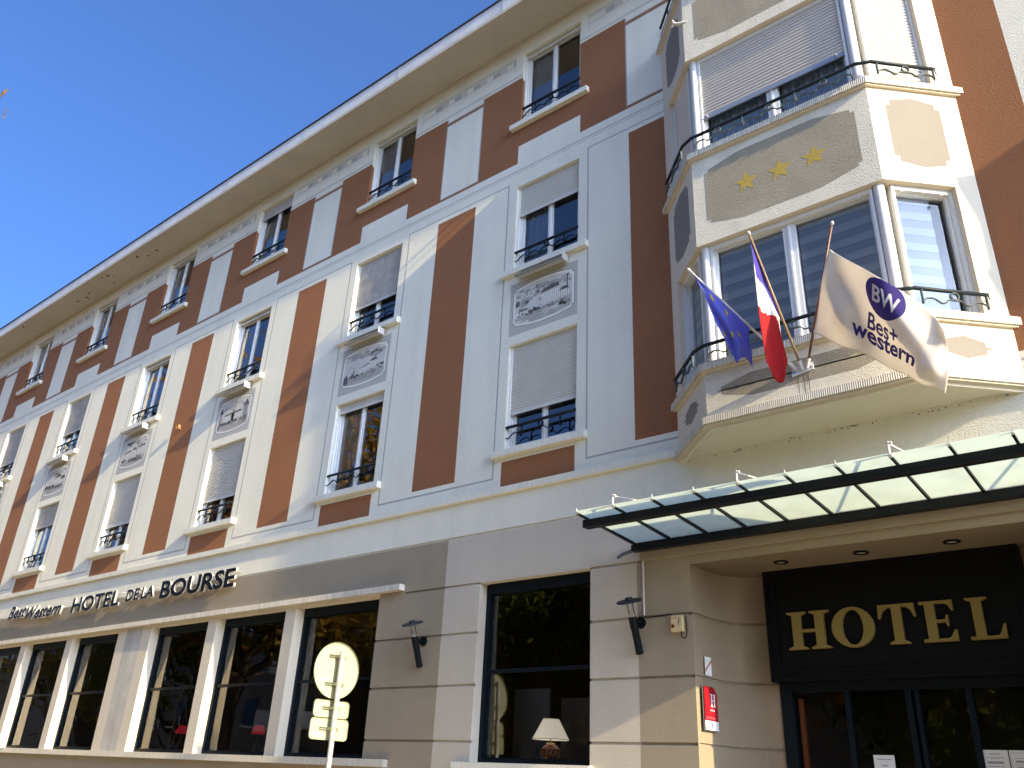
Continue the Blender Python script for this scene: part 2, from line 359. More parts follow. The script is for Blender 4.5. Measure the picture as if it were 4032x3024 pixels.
for key, rs in surf.items():
    b = MB()
    for x0, x1, z0, z1 in rs: b.quad((x0, 0, z0), (x1, 0, z0), (x1, 0, z1), (x0, 0, z1))
    if key in KEYM: nm, mt = KEYM[key]
    elif key.startswith('stripe'): nm, mt = 'brown_stripe', BROWN
    elif key.startswith('lowpanel'): nm, mt = 'brown_panel', BROWN
    elif key.startswith('tall'): nm, mt = 'pale_panel', WHITE
    elif key.startswith('mural'): nm, mt = 'mural', FRL
    if key == 'white':
        # reveals, groove backs, returns
        for (a, c, z0, z1, d) in holes:
            if d == 0 or a < -4.3 and z1 < 4.1: continue
            if z0 < 4 : continue
            b.quad((a, 0, z0), (a, d + .08, z0), (a, d + .08, z1), (a, 0, z1)); b.quad((c, 0, z0), (c, 0, z1), (c, d + .08, z1), (c, d + .08, z0))
            b.quad((a, 0, z1), (a, d + .08, z1), (c, d + .08, z1), (c, 0, z1)); b.quad((a, 0, z0), (c, 0, z0), (c, d + .08, z0), (a, d + .08, z0))
        for (x0, x1, z0, z1) in grooves:
            if z0 > 4.6: b.quad((x0, .022, z0), (x1, .022, z0), (x1, .022, z1), (x0, .022, z1)); b.quad((x0, 0, z0), (x1, 0, z0), (x1, .022, z0), (x0, .022, z0)); b.quad((x0, 0, z1), (x0, .022, z1), (x1, .022, z1), (x1, 0, z1))
        b.quad((XL, 0, 0), (XL, 12, 0), (XL, 12, ZT), (XL, 0, ZT)); b.quad((XR, 0, 0), (XR, 0, ZT), (XR, 12, ZT), (XR, 12, 0)); b.quad((XL, 12, 0), (XR, 12, 0), (XR, 12, ZT), (XL, 12, ZT))
    if key == 'pillar':
        for (a, c, z0, z1, d) in holes:
            if z1 < 4.1 and a < -4.3:
                b.quad((a, 0, z0), (a, d + .12, z0), (a, d + .12, z1), (a, 0, z1)); b.quad((c, 0, z0), (c, 0, z1), (c, d + .12, z1), (c, d + .12, z0))
                b.quad((a, 0, z1), (a, d + .12, z1), (c, d + .12, z1), (c, 0, z1)); b.quad((a, 0, z0), (c, 0, z0), (c, d + .12, z0), (a, d + .12, z0))
    if key == 'gf_light':
        a, c, z0, z1, d = -2.42, -.66, 1.815, 3.985, .15
        b.quad((a, 0, z0), (a, d + .12, z0), (a, d + .12, z1), (a, 0, z1)); b.quad((c, 0, z0), (c, 0, z1), (c, d + .12, z1), (c, d + .12, z0))
        b.quad((a, 0, z1), (a, d + .12, z1), (c, d + .12, z1), (c, 0, z1)); b.quad((a, 0, z0), (c, 0, z0), (c, d + .12, z0), (a, d + .12, z0))
    if key in ('gf_light', 'gf_dark', 'gf_dark2'):
        for (x0, x1, z0, z1) in grooves:
            if z0 > 4.6: continue
            segs = {'gf_light': [(-3.06, -2.42), (-.66, -.015), (4.136, XR)], 'gf_dark': [(XL, -3.06)], 'gf_dark2': [(-.015, .664)]}[key]
            for s0, s1 in segs:
                u0, u1 = max(x0, s0), min(x1, s1)
                if u1 <= u0: continue
                b.quad((u0, .022, z0), (u1, .022, z0), (u1, .022, z1), (u0, .022, z1)); b.quad((u0, 0, z0), (u1, 0, z0), (u1, .022, z0), (u0, .022, z0)); b.quad((u0, 0, z1), (u0, .022, z1), (u1, .022, z1), (u1, 0, z1))
                if u0 == x0: b.quad((u0, 0, z0), (u0, .022, z0), (u0, .022, z1), (u0, 0, z1))
                if u1 == x1: b.quad((u1, 0, z0), (u1, 0, z1), (u1, .022, z1), (u1, .022, z0))
    if key == 'brown_band':
        for k in cols:
            X = -P * k - 2.13 + .0012
            b.quad((X, 0, 11.92), (X, .10, 11.92), (X, .10, 12.80), (X, 0, 12.86))
    if key in ('frd2', 'frl2', 'pier'):
        for x0, x1, z0, z1 in rs: MB().quad((x0, 0, z0), (x1, 0, z0), (x1, 0, z1), (x0, 0, z1)).build(nm, mt, hotel)
        continue
    o = b.build(nm, mt, hotel); wallparts[key] = o

# string course, lintel ledge, sill ledges (butted against the wall)
def ledge(x0, x1, z0, z1, e, name, mt, parent=hotel):
    return MB().box(x0, x1, -e, .004, z0, z1).build(name, mt, parent)
xj = XR
b = MB(); b.prism([(XL, -.055), (.62, -.055), (.62, .004), (XL, .004)], 5.165, 5.255); b.build('string_course', SILL, hotel)
b = MB(); b.prism([(4.19, -.055), (XR, -.055), (XR, .004), (4.19, .004)], 5.165, 5.255); b.build('string_course', SILL, hotel)
b = MB(); 
n = 14
b.box(XL, -3.86, -.10, .004, 4.02, 4.105); b.build('lintel_ledge', LEDGE, hotel)
b = MB(); b.box(XL, -3.855, -.085, .004, 1.72, 1.812); b.build('window_ledge', LEDGE, hotel)
b = MB(); b.box(-2.66, -.62, -.075, .004, 1.72, 1.812); b.build('window_ledge', SILL, hotel)

# eaves: soffit, cove, fascia gutter, roof
EV = -.73
b = MB(); b.box(XL - .5, XR + .5, EV + .05, .004, ZT, ZT + .10)
b.add([(XL, -.0, ZT - .045), (XR, -.0, ZT - .045), (XR, -.03, ZT - .001), (XL, -.03, ZT - .001)], [(0, 1, 2, 3)])
b.add([(XL, -.03, ZT - .001), (XR, -.03, ZT - .001), (XR, -.06, ZT - .018), (XL, -.06, ZT - .018)], [(0, 1, 2, 3)])
b.add([(XL, -.06, ZT - .018), (XR, -.06, ZT - .018), (XR, -.085, ZT - .001), (XL, -.085, ZT - .001)], [(0, 1, 2, 3)])
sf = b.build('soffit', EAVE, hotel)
b = MB(); b.box(XL - .5, XR + .5, EV - .002, EV + .045, ZT - .012, ZT + .10); b.build('drip_edge', EAVE, hotel)
jx = [XR + .5, 3.6, 1.2, -2.06, -4.69, -7.59, -10.44, -13.26, -16.1, -18.9, -21.8, -24.6, -27.4, -30.2, -33.1, XL - .5]
for i in range(len(jx) - 1):
    a, c = jx[i + 1], jx[i]
    bb = MB(); bb.prismy([(0, 0), (0, 0), (0, 0)], 0, 0) if False else None
    v = [(a + .004, EV - .004, ZT + .05), (c - .004, EV - .004, ZT + .05), (c - .004, EV - .004, ZT + .34), (a + .004, EV - .004, ZT + .34),
         (a + .004, EV + .02, ZT + .05), (c - .004, EV + .02, ZT + .05), (c - .004, EV + .02, ZT + .34), (a + .004, EV + .02, ZT + .34)]
    bb.add(v, [(0, 1, 2, 3), (5, 4, 7, 6), (3, 2, 6, 7), (1, 0, 4, 5), (0, 3, 7, 4), (2, 1, 5, 6)])
    w_ = .045
    bb.add([(a - w_ * .2, EV - .010, ZT + .048), (a + w_, EV - .010, ZT + .048), (a + w_, EV - .010, ZT + .342), (a - w_ * .2, EV - .010, ZT + .342)], [(0, 1, 2, 3)])
    bb.build('gutter_section', ZINC, hotel)
MB().box(XL - .5, XR + .5, EV - .03, EV + .3, ZT + .345, ZT + .365).build('roof_edge', DARKM, hotel)
b = MB(); b.add([(XL - .5, EV + .05, ZT + .36), (XR + .5, EV + .05, ZT + .36), (XR + .5, 6, ZT + 2.2), (XL - .5, 6, ZT + 2.2)], [(0, 1, 2, 3)])
b.add([(XR + .5, 12.5, ZT + .3), (XL - .5, 12.5, ZT + .3), (XL - .5, 6, ZT + 2.2), (XR + .5, 6, ZT + 2.2)], [(0, 1, 2, 3)])
b.add([(XR + .5, EV, ZT + .3), (XR + .5, 12.5, ZT + .3), (XR + .5, 6, ZT + 2.2)], [(0, 1, 2)]); b.add([(XL - .5, EV, ZT + .3), (XL - .5, 12.5, ZT + .3), (XL - .5, 6, ZT + 2.2)], [(0, 1, 2)])
b.box(XL, XR, 0.01, 12, ZT + .0, ZT + .3)
b.build('roof', mat('roof_tiles', (.12, .09, .08), .9, var=.2), hotel)

# interior
b = MB()
for z in (4.85, 8.05, 11.05): b.box(XL, XR, .30, 6, z, z + .35)
b.box(XL, XR, 4.2, 4.3, 5.2, ZT)
for k in range(0, 9): b.box(-P * k - 3.5, -P * k - 3.4, .3, 4.2, 5.2, ZT - .1)
b.box(XL, XR, .25, .30, 7.62, 8.7); b.box(XL, XR, .25, .30, 10.6, 11.7)
b.build('room_shell', ROOMIN, hotel)
b = MB(); b.box(XL, XR, 5.5, 5.6, 0, 4.85); b.box(XL, XR, .30, 5.5, .9, 1.0); b.box(.30, .40, .32, 5.5, 0, 4.85); b.box(-4.25, -4.15, .32, 5.5, 0, 4.85); b.box(-11.75, -11.65, .32, 3.5, 0, 4.85)
b.build('ground_floor_room', DARKIN, hotel)

# cobwebs, soot spots and peeled patches
rnd = random.Random(5); soot = mat('soot_spot', (.10, .085, .06), .95)
def spot(b, x, y, z, r, ax):
    n = 7; c = []
    for i in range(n):
        a = 2 * math.pi * i / n; q = r * rnd.uniform(.35, 1.2); c.append((x + q * math.cos(a), y + (q * .8 * math.sin(a) if ax == 'z' else 0), z + (q * .8 * math.sin(a) if ax == 'y' else 0)))
    b.add(c, [tuple(range(n))])
b = MB()
for i in range(36):
    x = rnd.uniform(.7, 4.1)
    for _ in range(rnd.choice((1, 2, 3))): spot(b, x + rnd.uniform(-.05, .05), -.0015, 5.112 - rnd.uniform(.003, .03), rnd.uniform(.003, .013), 'y')
for i in range(16): spot(b, rnd.uniform(1.1, 3.6), rnd.uniform(-.5, -.05), 5.1165, rnd.uniform(.003, .008), 'z')
for i in range(90): spot(b, rnd.uniform(-26, .4), -.0015, 13.725 - rnd.uniform(0, .05), rnd.uniform(.004, .014), 'y')
for i in range(220): spot(b, rnd.uniform(-26, .4), rnd.choice((-.09, -.678)) + rnd.uniform(-.006, .006), ZT - .0015, rnd.uniform(.004, .013), 'z')
for i in range(14):
    x = rnd.uniform(-22, -14); spot(b, x, rnd.uniform(-.6, -.2), ZT - .002, rnd.uniform(.03, .08), 'z')
o = b.build('soot_spots', soot, hotel); o['kind'] = 'stuff'

# ---------------------------------------------------------------- windows of the upper floors
MESH = {}
def cached(key, fn):
    if key not in MESH: MESH[key] = fn()
    return MESH[key]
W, H0 = 1.23, 1.64
def frame_mesh(W, H, ft=.05, st=.045, y0=.10, bottom=.05):
    b = MB()
    b.box(0, ft, y0, y0 + .09, 0, H); b.box(W - ft, W, y0, y0 + .09, 0, H); b.box(ft, W - ft, y0, y0 + .09, H - ft, H); b.box(ft, W - ft, y0 - .02, y0 + .09, 0, bottom)
    c = W / 2
    for a, e in ((ft, c), (c, W - ft)):
        y1 = y0 + .018
        b.box(a + .003, a + st, y1, y1 + .05, bottom, H - ft); b.box(e - st, e - .003, y1, y1 + .05, bottom, H - ft)
        b.box(a + st, e - st, y1, y1 + .05, bottom, bottom + st); b.box(a + st, e - st, y1, y1 + .05, H - ft - st, H - ft)
    b.box(c - .014, c + .014, y0 + .004, y0 + .02, bottom, H - ft)
    # shutter guide rails
    b.box(0, .028, .055, .098, 0, H); b.box(W - .028, W, .055, .098, 0, H)
    return b.mesh('window', PVC)
def pane_mesh(w, h, tilt=0.0):
    b = MB(); b.quad((0, 0, 0), (w, tilt, 0), (w, tilt, h), (0, 0, h)); return b.mesh('pane', GLASS)
def curtain_mesh(w, h, amp=.03, waves=7, mt=SHEER, gather=0.0):
    b = MB(); n = waves * 8; vs = []; fs = []
    for i in range(n + 1):
        x = w * i / n; y = amp * math.sin(2 * math.pi * waves * i / n) + amp * .5 * math.sin(i * .37)
        for q, z in enumerate((0, h * .4, h)):
            xx = x * (1 - gather * (1 - abs(z / h - .3))) if q < 2 else x
            vs.append((xx, y, z))
    for i in range(n):
        for q in range(2): fs.append((i * 3 + q, i * 3 + 3 + q, i * 3 + 4 + q, i * 3 + 1 + q))
    b.add(vs, fs); return b.mesh('curtain', mt, True)
def slat_mesh(Lx, pitch, mt=SLATM):
    b = MB(); h = pitch; prof = [(0.015, 0.0), (0.003, .10), (-.004, .32), (-.006, .55), (-.003, .74), (.003, .84), (.015, .87)]
    vs = []; fs = []
    for x in (0, Lx):
        for y, z in prof: vs.append((x, y, z * h))
    n = len(prof)
    for i in range(n - 1): fs.append((i, n + i, n + i + 1, i + 1))
    fs.append((n - 1, 2 * n - 1, n, 0))
    b.add(vs, fs); b.add(vs[:n], [tuple(range(n))]); b.add(vs[n:], [tuple(range(n))[::-1]])
    return b.mesh('slat', mt)
def wave_pts(x0, x1, y, z, amp, per):
    n = max(8, int((x1 - x0) / per * 12)); return [(x0 + (x1 - x0) * i / n, y, z + amp * (math.sin(2 * math.pi * (x0 + (x1 - x0) * i / n - x0) / per))) for i in range(n + 1)]
def rail_unit(b, L, y, zr, zw, rings=1):
    # flat iron waves hung under the handrail, a ring in the middle of each unit
    u = L / rings
    for k in range(rings):
        c = (k + .5) * u; hw = u / 2
        b.ring((c, y, zr - .060), .040, .006, 'y', 18)
        for sgn in (-1, 1):
            pts = [(c + sgn * .0, zw + .012), (c + sgn * hw * .20, zw + .010), (c + sgn * hw * .28, zw - .020), (c + sgn * hw * .42, zw - .030), (c + sgn * hw * .60, zw + .010), (c + sgn * hw * .78, zw + .016), (c + sgn * hw * .92, zw - .008), (c + sgn * hw * .985, zw - .036)]
            b.tube([(x, y, z) for x, _, z in bez([(px, 0, pz) for px, pz in pts], 5)], .014, 6, rz=.007)
    for k in range(rings + 1):
        x = k * u; x = min(max(x, .012), L - .012)
        b.box(x - .006, x + .006, y - .013, y + .013, zw - .05, zr)
def railing_mesh(L):
    b = MB(); zr, zw = .35, .225; y = .03
    b.tube([(.0, y, zr), (L, y, zr)], .023, 10)
    o_ = MB(); rail_unit(o_, L * .56, y, zr, zw, 1)
    # middle unit plus short end waves
    o_.v = [(vx + L * .22, vy, vz) for vx, vy, vz in o_.v]; b.add(o_.v, o_.f)
    for s0, s1 in ((L * .22, .0), (L * .78, L)):
        pts = [(s0, zw - .045), (s0 + (s1 - s0) * .25, zw + .02), (s0 + (s1 - s0) * .55, zw + .01), (s0 + (s1 - s0) * .8, zw - .04), (s1, zw - .03)]
        b.tube([(x, y, z) for x, _, z in bez([(px, 0, pz) for px, pz in pts], 5)], .014, 6, rz=.007)
    return b.mesh('railing', IRON, True)
def sill_mesh():
    b = MB(); x0, x1 = -.18, 1.41; z0, z1 = -.115, -.0
    v = [(x0, -.085, z0), (x1, -.085, z0), (x1, .0, z0), (x0, .0, z0), (x0, -.085, z1 - .02), (x1, -.085, z1 - .02), (x1, .0, z1), (x0, .0, z1)]
    b.add(v, [(3, 2, 1, 0), (4, 5, 6, 7), (0, 1, 5, 4), (1, 2, 6, 5), (3, 0, 4, 7), (2, 3, 7, 6)])
    return b.mesh('sill', SILL)
def window(k, zf, H, drop=0.0, curtain=0, slat_mat=SLATM, single=True, tilt=.0, bottomfill=.0):
    X = -P * k - 2.13
    f = obj('window', cached(('wf', H), lambda: frame_mesh(W, H)), hotel, loc=(X, 0, zf))
    s = obj('sill', cached('sill', sill_mesh), f)
    obj('railing', cached('rail', lambda: railing_mesh(W)), f)
    c = W / 2; ft, st = .05, .045
    pw = c - ft - 2 * st; ph = H - .05 - ft - 2 * st
    for j, a in enumerate((ft + st, c + st)):
        obj('pane', cached(('p', H, j, tilt), lambda: pane_mesh(pw, ph, tilt * (1 if j else -1))), f, loc=(a, .145, .05 + st))
    if curtain & 1: obj('curtain', cached(('c1', H), lambda: curtain_mesh(.42, H, .022, 6)), f, loc=(.08, .215, 0))
    if curtain & 2: obj('curtain', cached(('c2', H), lambda: curtain_mesh(.36, H, .022, 5)), f, loc=(.84, .215, 0))
    if curtain & 4: obj('curtain', cached(('c4', H), lambda: curtain_mesh(.16, H, .015, 3)), f, loc=(.07, .21, 0))
    if drop > .05:
        pitch = .041; n = int(drop / pitch); z0 = H - n * pitch
        key = ('s', slat_mat.name)
        if single:
            for q in range(n): obj('slat', cached(key, lambda: slat_mesh(W - .02, pitch, slat_mat)), f, loc=(.01, .072, z0 + q * pitch))
        else:
            b = MB()
            sm = cached(key, lambda: slat_mesh(W - .02, pitch, slat_mat))
            for q in range(n): b.add([(v.co.x + .01, v.co.y + .072, v.co.z + z0 + q * pitch) for v in sm.vertices], [tuple(p.vertices) for p in sm.polygons])
            o = b.build('shutter', slat_mat, f); o['kind'] = 'stuff'
        b = MB(); b.box(.01, W - .01, .066, .082, z0 - .045, z0 - .002); b.box(.06, .075, .055, .066, z0 - .035, z0 - .02); b.box(W - .09, W - .075, .055, .066, z0 - .035, z0 - .02); b.build('end_bar', slat_mat, f)
    # dark strip standing in for the shade inside the shutter slot
    MB().box(.028, W - .028, .088, .0985, H - .045, H).build('slot_shade', DARKIN, f)
    if drop <= .05: MB().box(.03, W - .03, .060, .078, H - .085, H - .04).build('end_bar', slat_mat, f)
    return f
F1, F2, F3 = 5.812, 8.812, 11.817
H1, H2, H3 = 1.66, 1.635, 1.633
window(0, F1, H1, 1.08, 0); window(1, F1, H1, .13, 1); window(2, F1, H1, 1.12, 2); window(3, F1, H1, 1.08, 1, SLATM); window(4, F1, H1, .55, 1, SLATD, single=False); window(5, F1, H1, 1.0, 0, SLATM, single=False)
window(0, F2, H2, .555, 1); window(1, F2, H2, 1.02, 4, SLATD); window(2, F2, H2, 0, 1); window(3, F2, H2, 0, 1); window(4, F2, H2, .95, 1, SLATD, single=False); window(5, F2, H2, 1.09, 1, SLATD, single=False); window(6, F2, H2, .4, 1, SLATM, single=False)
for k in range(7): window(k, F3, H3, {2: .27}.get(k, 0), 1 if k != 3 else 5, SLATD if k == 2 else SLATM, single=(k < 3), tilt=.004 * ((k % 3) - 1))
for k in (6, 7, 8): window(k, F1, H1, .8, 0, single=False)
for k in (7, 8): window(k, F2, H2, .8, 0, single=False); window(k, F3, H3, 0, 0)
# tilted open sash bar in the fifth bay first floor is left as closed

# ---------------------------------------------------------------- murals
MG = [mat('mural_wash_%s' % n, c, .95, var=v, vscale=s) for n, c, v, s in (('pale', (.64, .61, .54), .16, 5), ('mid', (.45, .42, .37), .40, 14), ('dark', (.16, .14, .125), .45, 22), ('deep', (.06, .052, .048), .3, 22), ('ground', (.50, .465, .40), .25, 6), ('white', (.82, .79, .68), .03, 3), ('field', (.50, .475, .41), .05, 3))]
def octo(x0, x1, z0, z1, d=.035, rise=.06):
    xm = (x0 + x1) / 2; q = (x1 - x0) * .28
    return [(x0, z0 + rise + d), (x0 + d * .8, z0 + rise + d), (x0 + d * .8, z0 + rise), (x0 + q, z0 + rise * .0 + .012), (xm, z0), (x1 - q, z0 + .012), (x1 - d * .8, z0 + rise), (x1 - d * .8, z0 + rise + d), (x1, z0 + rise + d),
            (x1, z1 - rise - d), (x1 - d * .8, z1 - rise - d), (x1 - d * .8, z1 - rise), (x1 - q, z1 - .012), (xm, z1), (x0 + q, z1 - .012), (x0 + d * .8, z1 - rise), (x0 + d * .8, z1 - rise - d), (x0, z1 - rise - d)]
def mural_builder(k, design):
    X = -P * k - 2.152; Z = 7.632; o = wallparts['mural%d' % k]; o.data.materials.clear(); o.data.materials.append(MG[6])
    rnd = random.Random(k * 3 + 1)
    parts = {}
    def poly(pts, lvl, mi):
        y = -.0006 * lvl; parts.setdefault(mi, MB()).add([(X + px, y, Z + pz) for px, pz in pts], [tuple(range(len(pts)))])
    def rect(x0, x1, z0, z1, lvl, mi): poly([(x0, z0), (x1, z0), (x1, z1), (x0, z1)], lvl, mi)
    poly(octo(.060, 1.202, .083, .857, .048), 1, 2); poly(octo(.068, 1.194, .091, .849, .048), 2, 5)
    inner = octo(.105, 1.157, .125, .815, .045, .055)
    poly(inner, 3, 0)
    # horizon ground: lower part of the inner octagon
    def h(x): return .30 + (.07 if design % 2 == 0 else .02) * (x - .1)
    g = [(.106, .215), (.13, .215), (.13, .182), (.40, .139), (.631, .126), (.86, .139), (1.13, .182), (1.13, .215), (1.156, .215), (1.156, h(1.15)), (.106, h(.1))]
    poly(g, 4, 4)
    def blob(cx, cz, r, mi, lvl, sq=.7, n=11):
        pts = []
        for i in range(n):
            a = 2 * math.pi * i / n; rr = r * rnd.uniform(.65, 1.15); x = cx + rr * math.cos(a); z = cz + rr * sq * math.sin(a)
            pts.append((min(max(x, .112), 1.15), min(max(z, .2), .752)))
        poly(pts, lvl, mi)
    def smoke(x, z, dx, dz, n, r0, r1):
        for i in range(n):
            t = i / (n - 1); blob(x + dx * t + rnd.uniform(-.02, .02), z + dz * t + rnd.uniform(-.015, .015), r0 + (r1 - r0) * t, 1 if rnd.random() < .8 else 2, 5 + (i % 3) * .3)
    def factory(x0, x1, z0, z1, rows, ncol, roof=.06, slope=0.0):
        poly([(x0, z0), (x1, z0 + slope), (x1, z1 + slope), (x0, z1)], 7, 5)
        poly([(x0 - .01, z1), (x1 + .01, z1 + slope), (x1 - .03, z1 + roof + slope), (x0 + .04, z1 + roof)], 7.5, 2)
        for r in range(rows):
            for c in range(ncol):
                x = x0 + (x1 - x0) * (c + .5) / ncol; z = z0 + (z1 - z0) * (r + .45) / rows + slope * (c + .5) / ncol; w_ = (x1 - x0) / ncol * .2; hh = (z1 - z0) / rows * .28
                rect(x - w_, x + w_, z - hh, z + hh, 8, 3)
    def trees(x0, x1, z, n, r, mi=2):
        for i in range(n): blob(x0 + (x1 - x0) * rnd.random(), z + rnd.uniform(-.01, .02), r * rnd.uniform(.6, 1.2), mi, 6 + rnd.random() * .5, .9, 8)
    if design == 0:
        smoke(1.09, .66, -.55, .05, 16, .03, .075); smoke(1.07, .72, -.9, -.22, 16, .03, .07); smoke(.22, .40, .10, .10, 6, .02, .05); smoke(.66, .43, -.1, .05, 5, .015, .035)
        factory(.17, .36, .285, .37, 3, 5, .03); poly([(.115, .27), (.17, .27), (.17, .36), (.145, .38), (.115, .33)], 7, 5)
        rect(.195, .205, .36, .44, 8, 3); factory(.60, .93, .345, .56, 5, 9, .075, .03); factory(.935, 1.10, .375, .49, 3, 4, .055, .0)
        rect(1.065, 1.080, .50, .72, 8, 3); trees(.38, .58, .31, 9, .035); trees(.92, 1.13, .26, 7, .03, 3); poly([(.44, .31), (.46, .40), (.48, .31)], 8, 3); poly([(.465, .31), (.485, .39), (.51, .31)], 8, 3)
        for i in range(5): poly([(.60 + i * .015, .27 - i * .018), (.92 + i * .01, .29 - i * .012), (.92 + i * .01, .284 - i * .012), (.60 + i * .015, .262 - i * .018)], 6, 5)
        for i in range(5): poly([(.12, .22 - i * .012), (.34 + i * .02, .21 - i * .014), (.34, .203 - i * .014), (.13, .212 - i * .012)], 6, 5)
    elif design == 1:
        smoke(.90, .50, .03, .2, 12, .02, .07); smoke(.90, .66, -.6, .03, 14, .04, .08); smoke(.95, .6, .12, .06, 6, .04, .06)
        factory(.78, .96, .36, .50, 5, 5, .05); factory(.50, .78, .33, .42, 3, 9, .02, .04); rect(.875, .885, .55, .62, 8, 2)
        poly([(.12, .19), (.23, .19), (.23, .31), (.175, .39), (.12, .32)], 8, 2); trees(.30, .52, .30, 8, .03, 3); rect(.36, .385, .30, .43, 8, 2); poly([(.31, .30), (.33, .42), (.35, .30)], 8, 3)
        smoke(.40, .46, -.12, .06, 5, .012, .02); trees(.95, 1.12, .38, 6, .035, 2)
        for i in range(7): poly([(.30 + i * .06, .30 - i * .014), (.95, .33 - i * .02), (.95, .326 - i * .02), (.30 + i * .06, .296 - i * .014)], 6, 1)
    elif design == 2:
        smoke(.62, .54, .05, .2, 10, .012, .04)
        factory(.30, .90, .33, .47, 4, 16, .04, .02); factory(.56, .66, .34, .53, 3, 3, .04)
        trees(.25, .95, .30, 22, .035, 2)
        for cx in (.15, .20, .98, 1.03, 1.08): rect(cx, cx + .026, .22, .58, 9, 2); rect(cx + .004, cx + .012, .22, .57, 9.5, 4)
        poly([(.93, .58), (1.14, .58), (1.04, .72)], 9, 2); poly([(.12, .56), (.25, .56), (.185, .66)], 9, 3)
    elif design == 3:
        smoke(.75, .45, .02, .25, 9, .01, .05); smoke(.7, .7, -.4, 0, 10, .04, .06)
        factory(.15, .50, .38, .46, 3, 12, .04, .03); factory(.55, .72, .38, .50, 3, 5, .06); factory(.80, 1.10, .42, .52, 3, 8, .05, .02)
        trees(.45, 1.05, .24, 26, .045, 2); trees(.14, .3, .28, 6, .03, 2)
    else:
        smoke(.45, .62, .3, .05, 12, .04, .07); factory(.55, .9, .42, .52, 3, 9, .05, .03); poly([(.60, .55), (.85, .58), (.72, .68)], 8, 2)
        trees(.14, .6, .33, 20, .05, 2); trees(.5, 1.1, .28, 22, .04, 2); trees(.92, 1.1, .5, 10, .05, 2)
    for i in range(90):
        x = rnd.uniform(.13, 1.12); z = rnd.uniform(.17, .30); l_ = rnd.uniform(.02, .09); poly([(x, z), (min(x + l_, 1.14), z + .004), (min(x + l_, 1.14), z + .008), (x, z + .003)], 6 + rnd.random() * .4, rnd.choice([1, 1, 2]))
    for i in range(26):
        t_ = i / 25; blob(.14 + t_ * .98, .70 + rnd.uniform(-.08, .05), rnd.uniform(.03, .075), 1 if i % 3 else 0, 4.5 + (i % 4) * .1, .55)
    for i in range(30): blob(rnd.uniform(.14, 1.1), rnd.uniform(.27, .34), rnd.uniform(.008, .022), rnd.choice([2, 2, 3]), 9.6 + rnd.random() * .3, .9, 7)
    for mi, b in parts.items():
        c = b.build('mural_paint', MG[mi], o); c['kind'] = 'stuff'
        bm = bmesh.new(); bm.from_mesh(c.data); bmesh.ops.triangulate(bm, faces=bm.faces); bm.to_mesh(c.data); bm.free()
for k in mural_rects: mural_builder(k, [0, 1, 2, 3, 4, 2, 0, 1, 2][k])

# lamp troughs above the murals
def trough(k):
    X = -P * k
    lab = ['slanted grey lamp trough above the mural nearest the bay window', 'slanted lamp trough above the second mural from the right', 'sunlit lamp trough above the third mural from the right, the colonnade scene',
           'lamp trough above the fourth mural from the right', 'lamp trough above the fifth mural from the right', 'lamp trough above the mural cut by the left edge of the photo'][k]
    t = thing('mural_lamp', lab, 'lamp', (X - 1.5, -.02, 8.60), 'lamp troughs above the murals')
    b = MB(); pr = [(-.005, .05), (-.035, .055), (-.16, -.035), (-.165, -.06), (-.14, -.055), (-.02, .02)]
    n = len(pr); vs = [(x, y, z) for x in (-.45, .44) for y, z in pr]
    b.add(vs, [tuple(range(n))[::-1], tuple(range(n, 2 * n))] + [(i, (i + 1) % n, n + (i + 1) % n, n + i) for i in range(n)])
    for q in range(3):
        y = -.05 - q * .035; z = .048 - q * .026
        b.box(-.445, .435, y - .003, y + .003, z - .002, z + .006)
    b.build('housing', mat('trough_aluminium', (.26, .24, .20), .5, metal=.2), t)
    MB().box(.442, .452, -.165, -.02, -.065, .055).build('end_cap', PALEST, t)
    MB().box(-.43, .42, -.135, -.05, -.048, -.03).build('lamp_tube', mat('lamp_diffuser', (.5, .48, .42), .4), t)
for k in range(6): trough(k)

# ---------------------------------------------------------------- ground floor windows
def shop_frame(a, c, d, name='shop_window', transom=2.88):
    z0, z1 = 1.815, 3.985
    b = MB(); y0, y1 = d, d + .11
    b.box(a, a + .055, y0, y1, z0, z1); b.box(c - .055, c, y0, y1, z0, z1); b.box(a + .055, c - .055, y0, y1, z0, z0 + .042); b.box(a + .055, c - .055, y0 - .03, y1, z1 - .13, z1)
    b.box(a + .055, a + .085, y0 + .03, y1, z0 + .042, z1 - .13); b.box(c - .085, c - .055, y0 + .03, y1, z0 + .042, z1 - .13); b.box(a + .085, c - .085, y0 + .03, y1, z0 + .042, z0 + .062)
    b.box(a + .055, c - .055, y0 + .02, y1 - .01, transom - .022, transom + .022)
    f = b.build('shop_window', SLATE, hotel)
    MB().quad((a + .085, y0 + .05, z0 + .062), (c - .085, y0 + .05, z0 + .062), (c - .085, y0 + .05, transom - .022), (a + .085, y0 + .05, transom - .022)).build('pane', GLASSG, f)
    MB().quad((a + .085, y0 + .051, transom + .022), (c - .085, y0 + .049, transom + .022), (c - .085, y0 + .047, z1 - .13), (a + .085, y0 + .049, z1 - .13)).build('pane', GLASSG, f)
    return f
for a, c in GO: shop_frame(a, c, .17)
shop_frame(-2.42, -.66, .15)

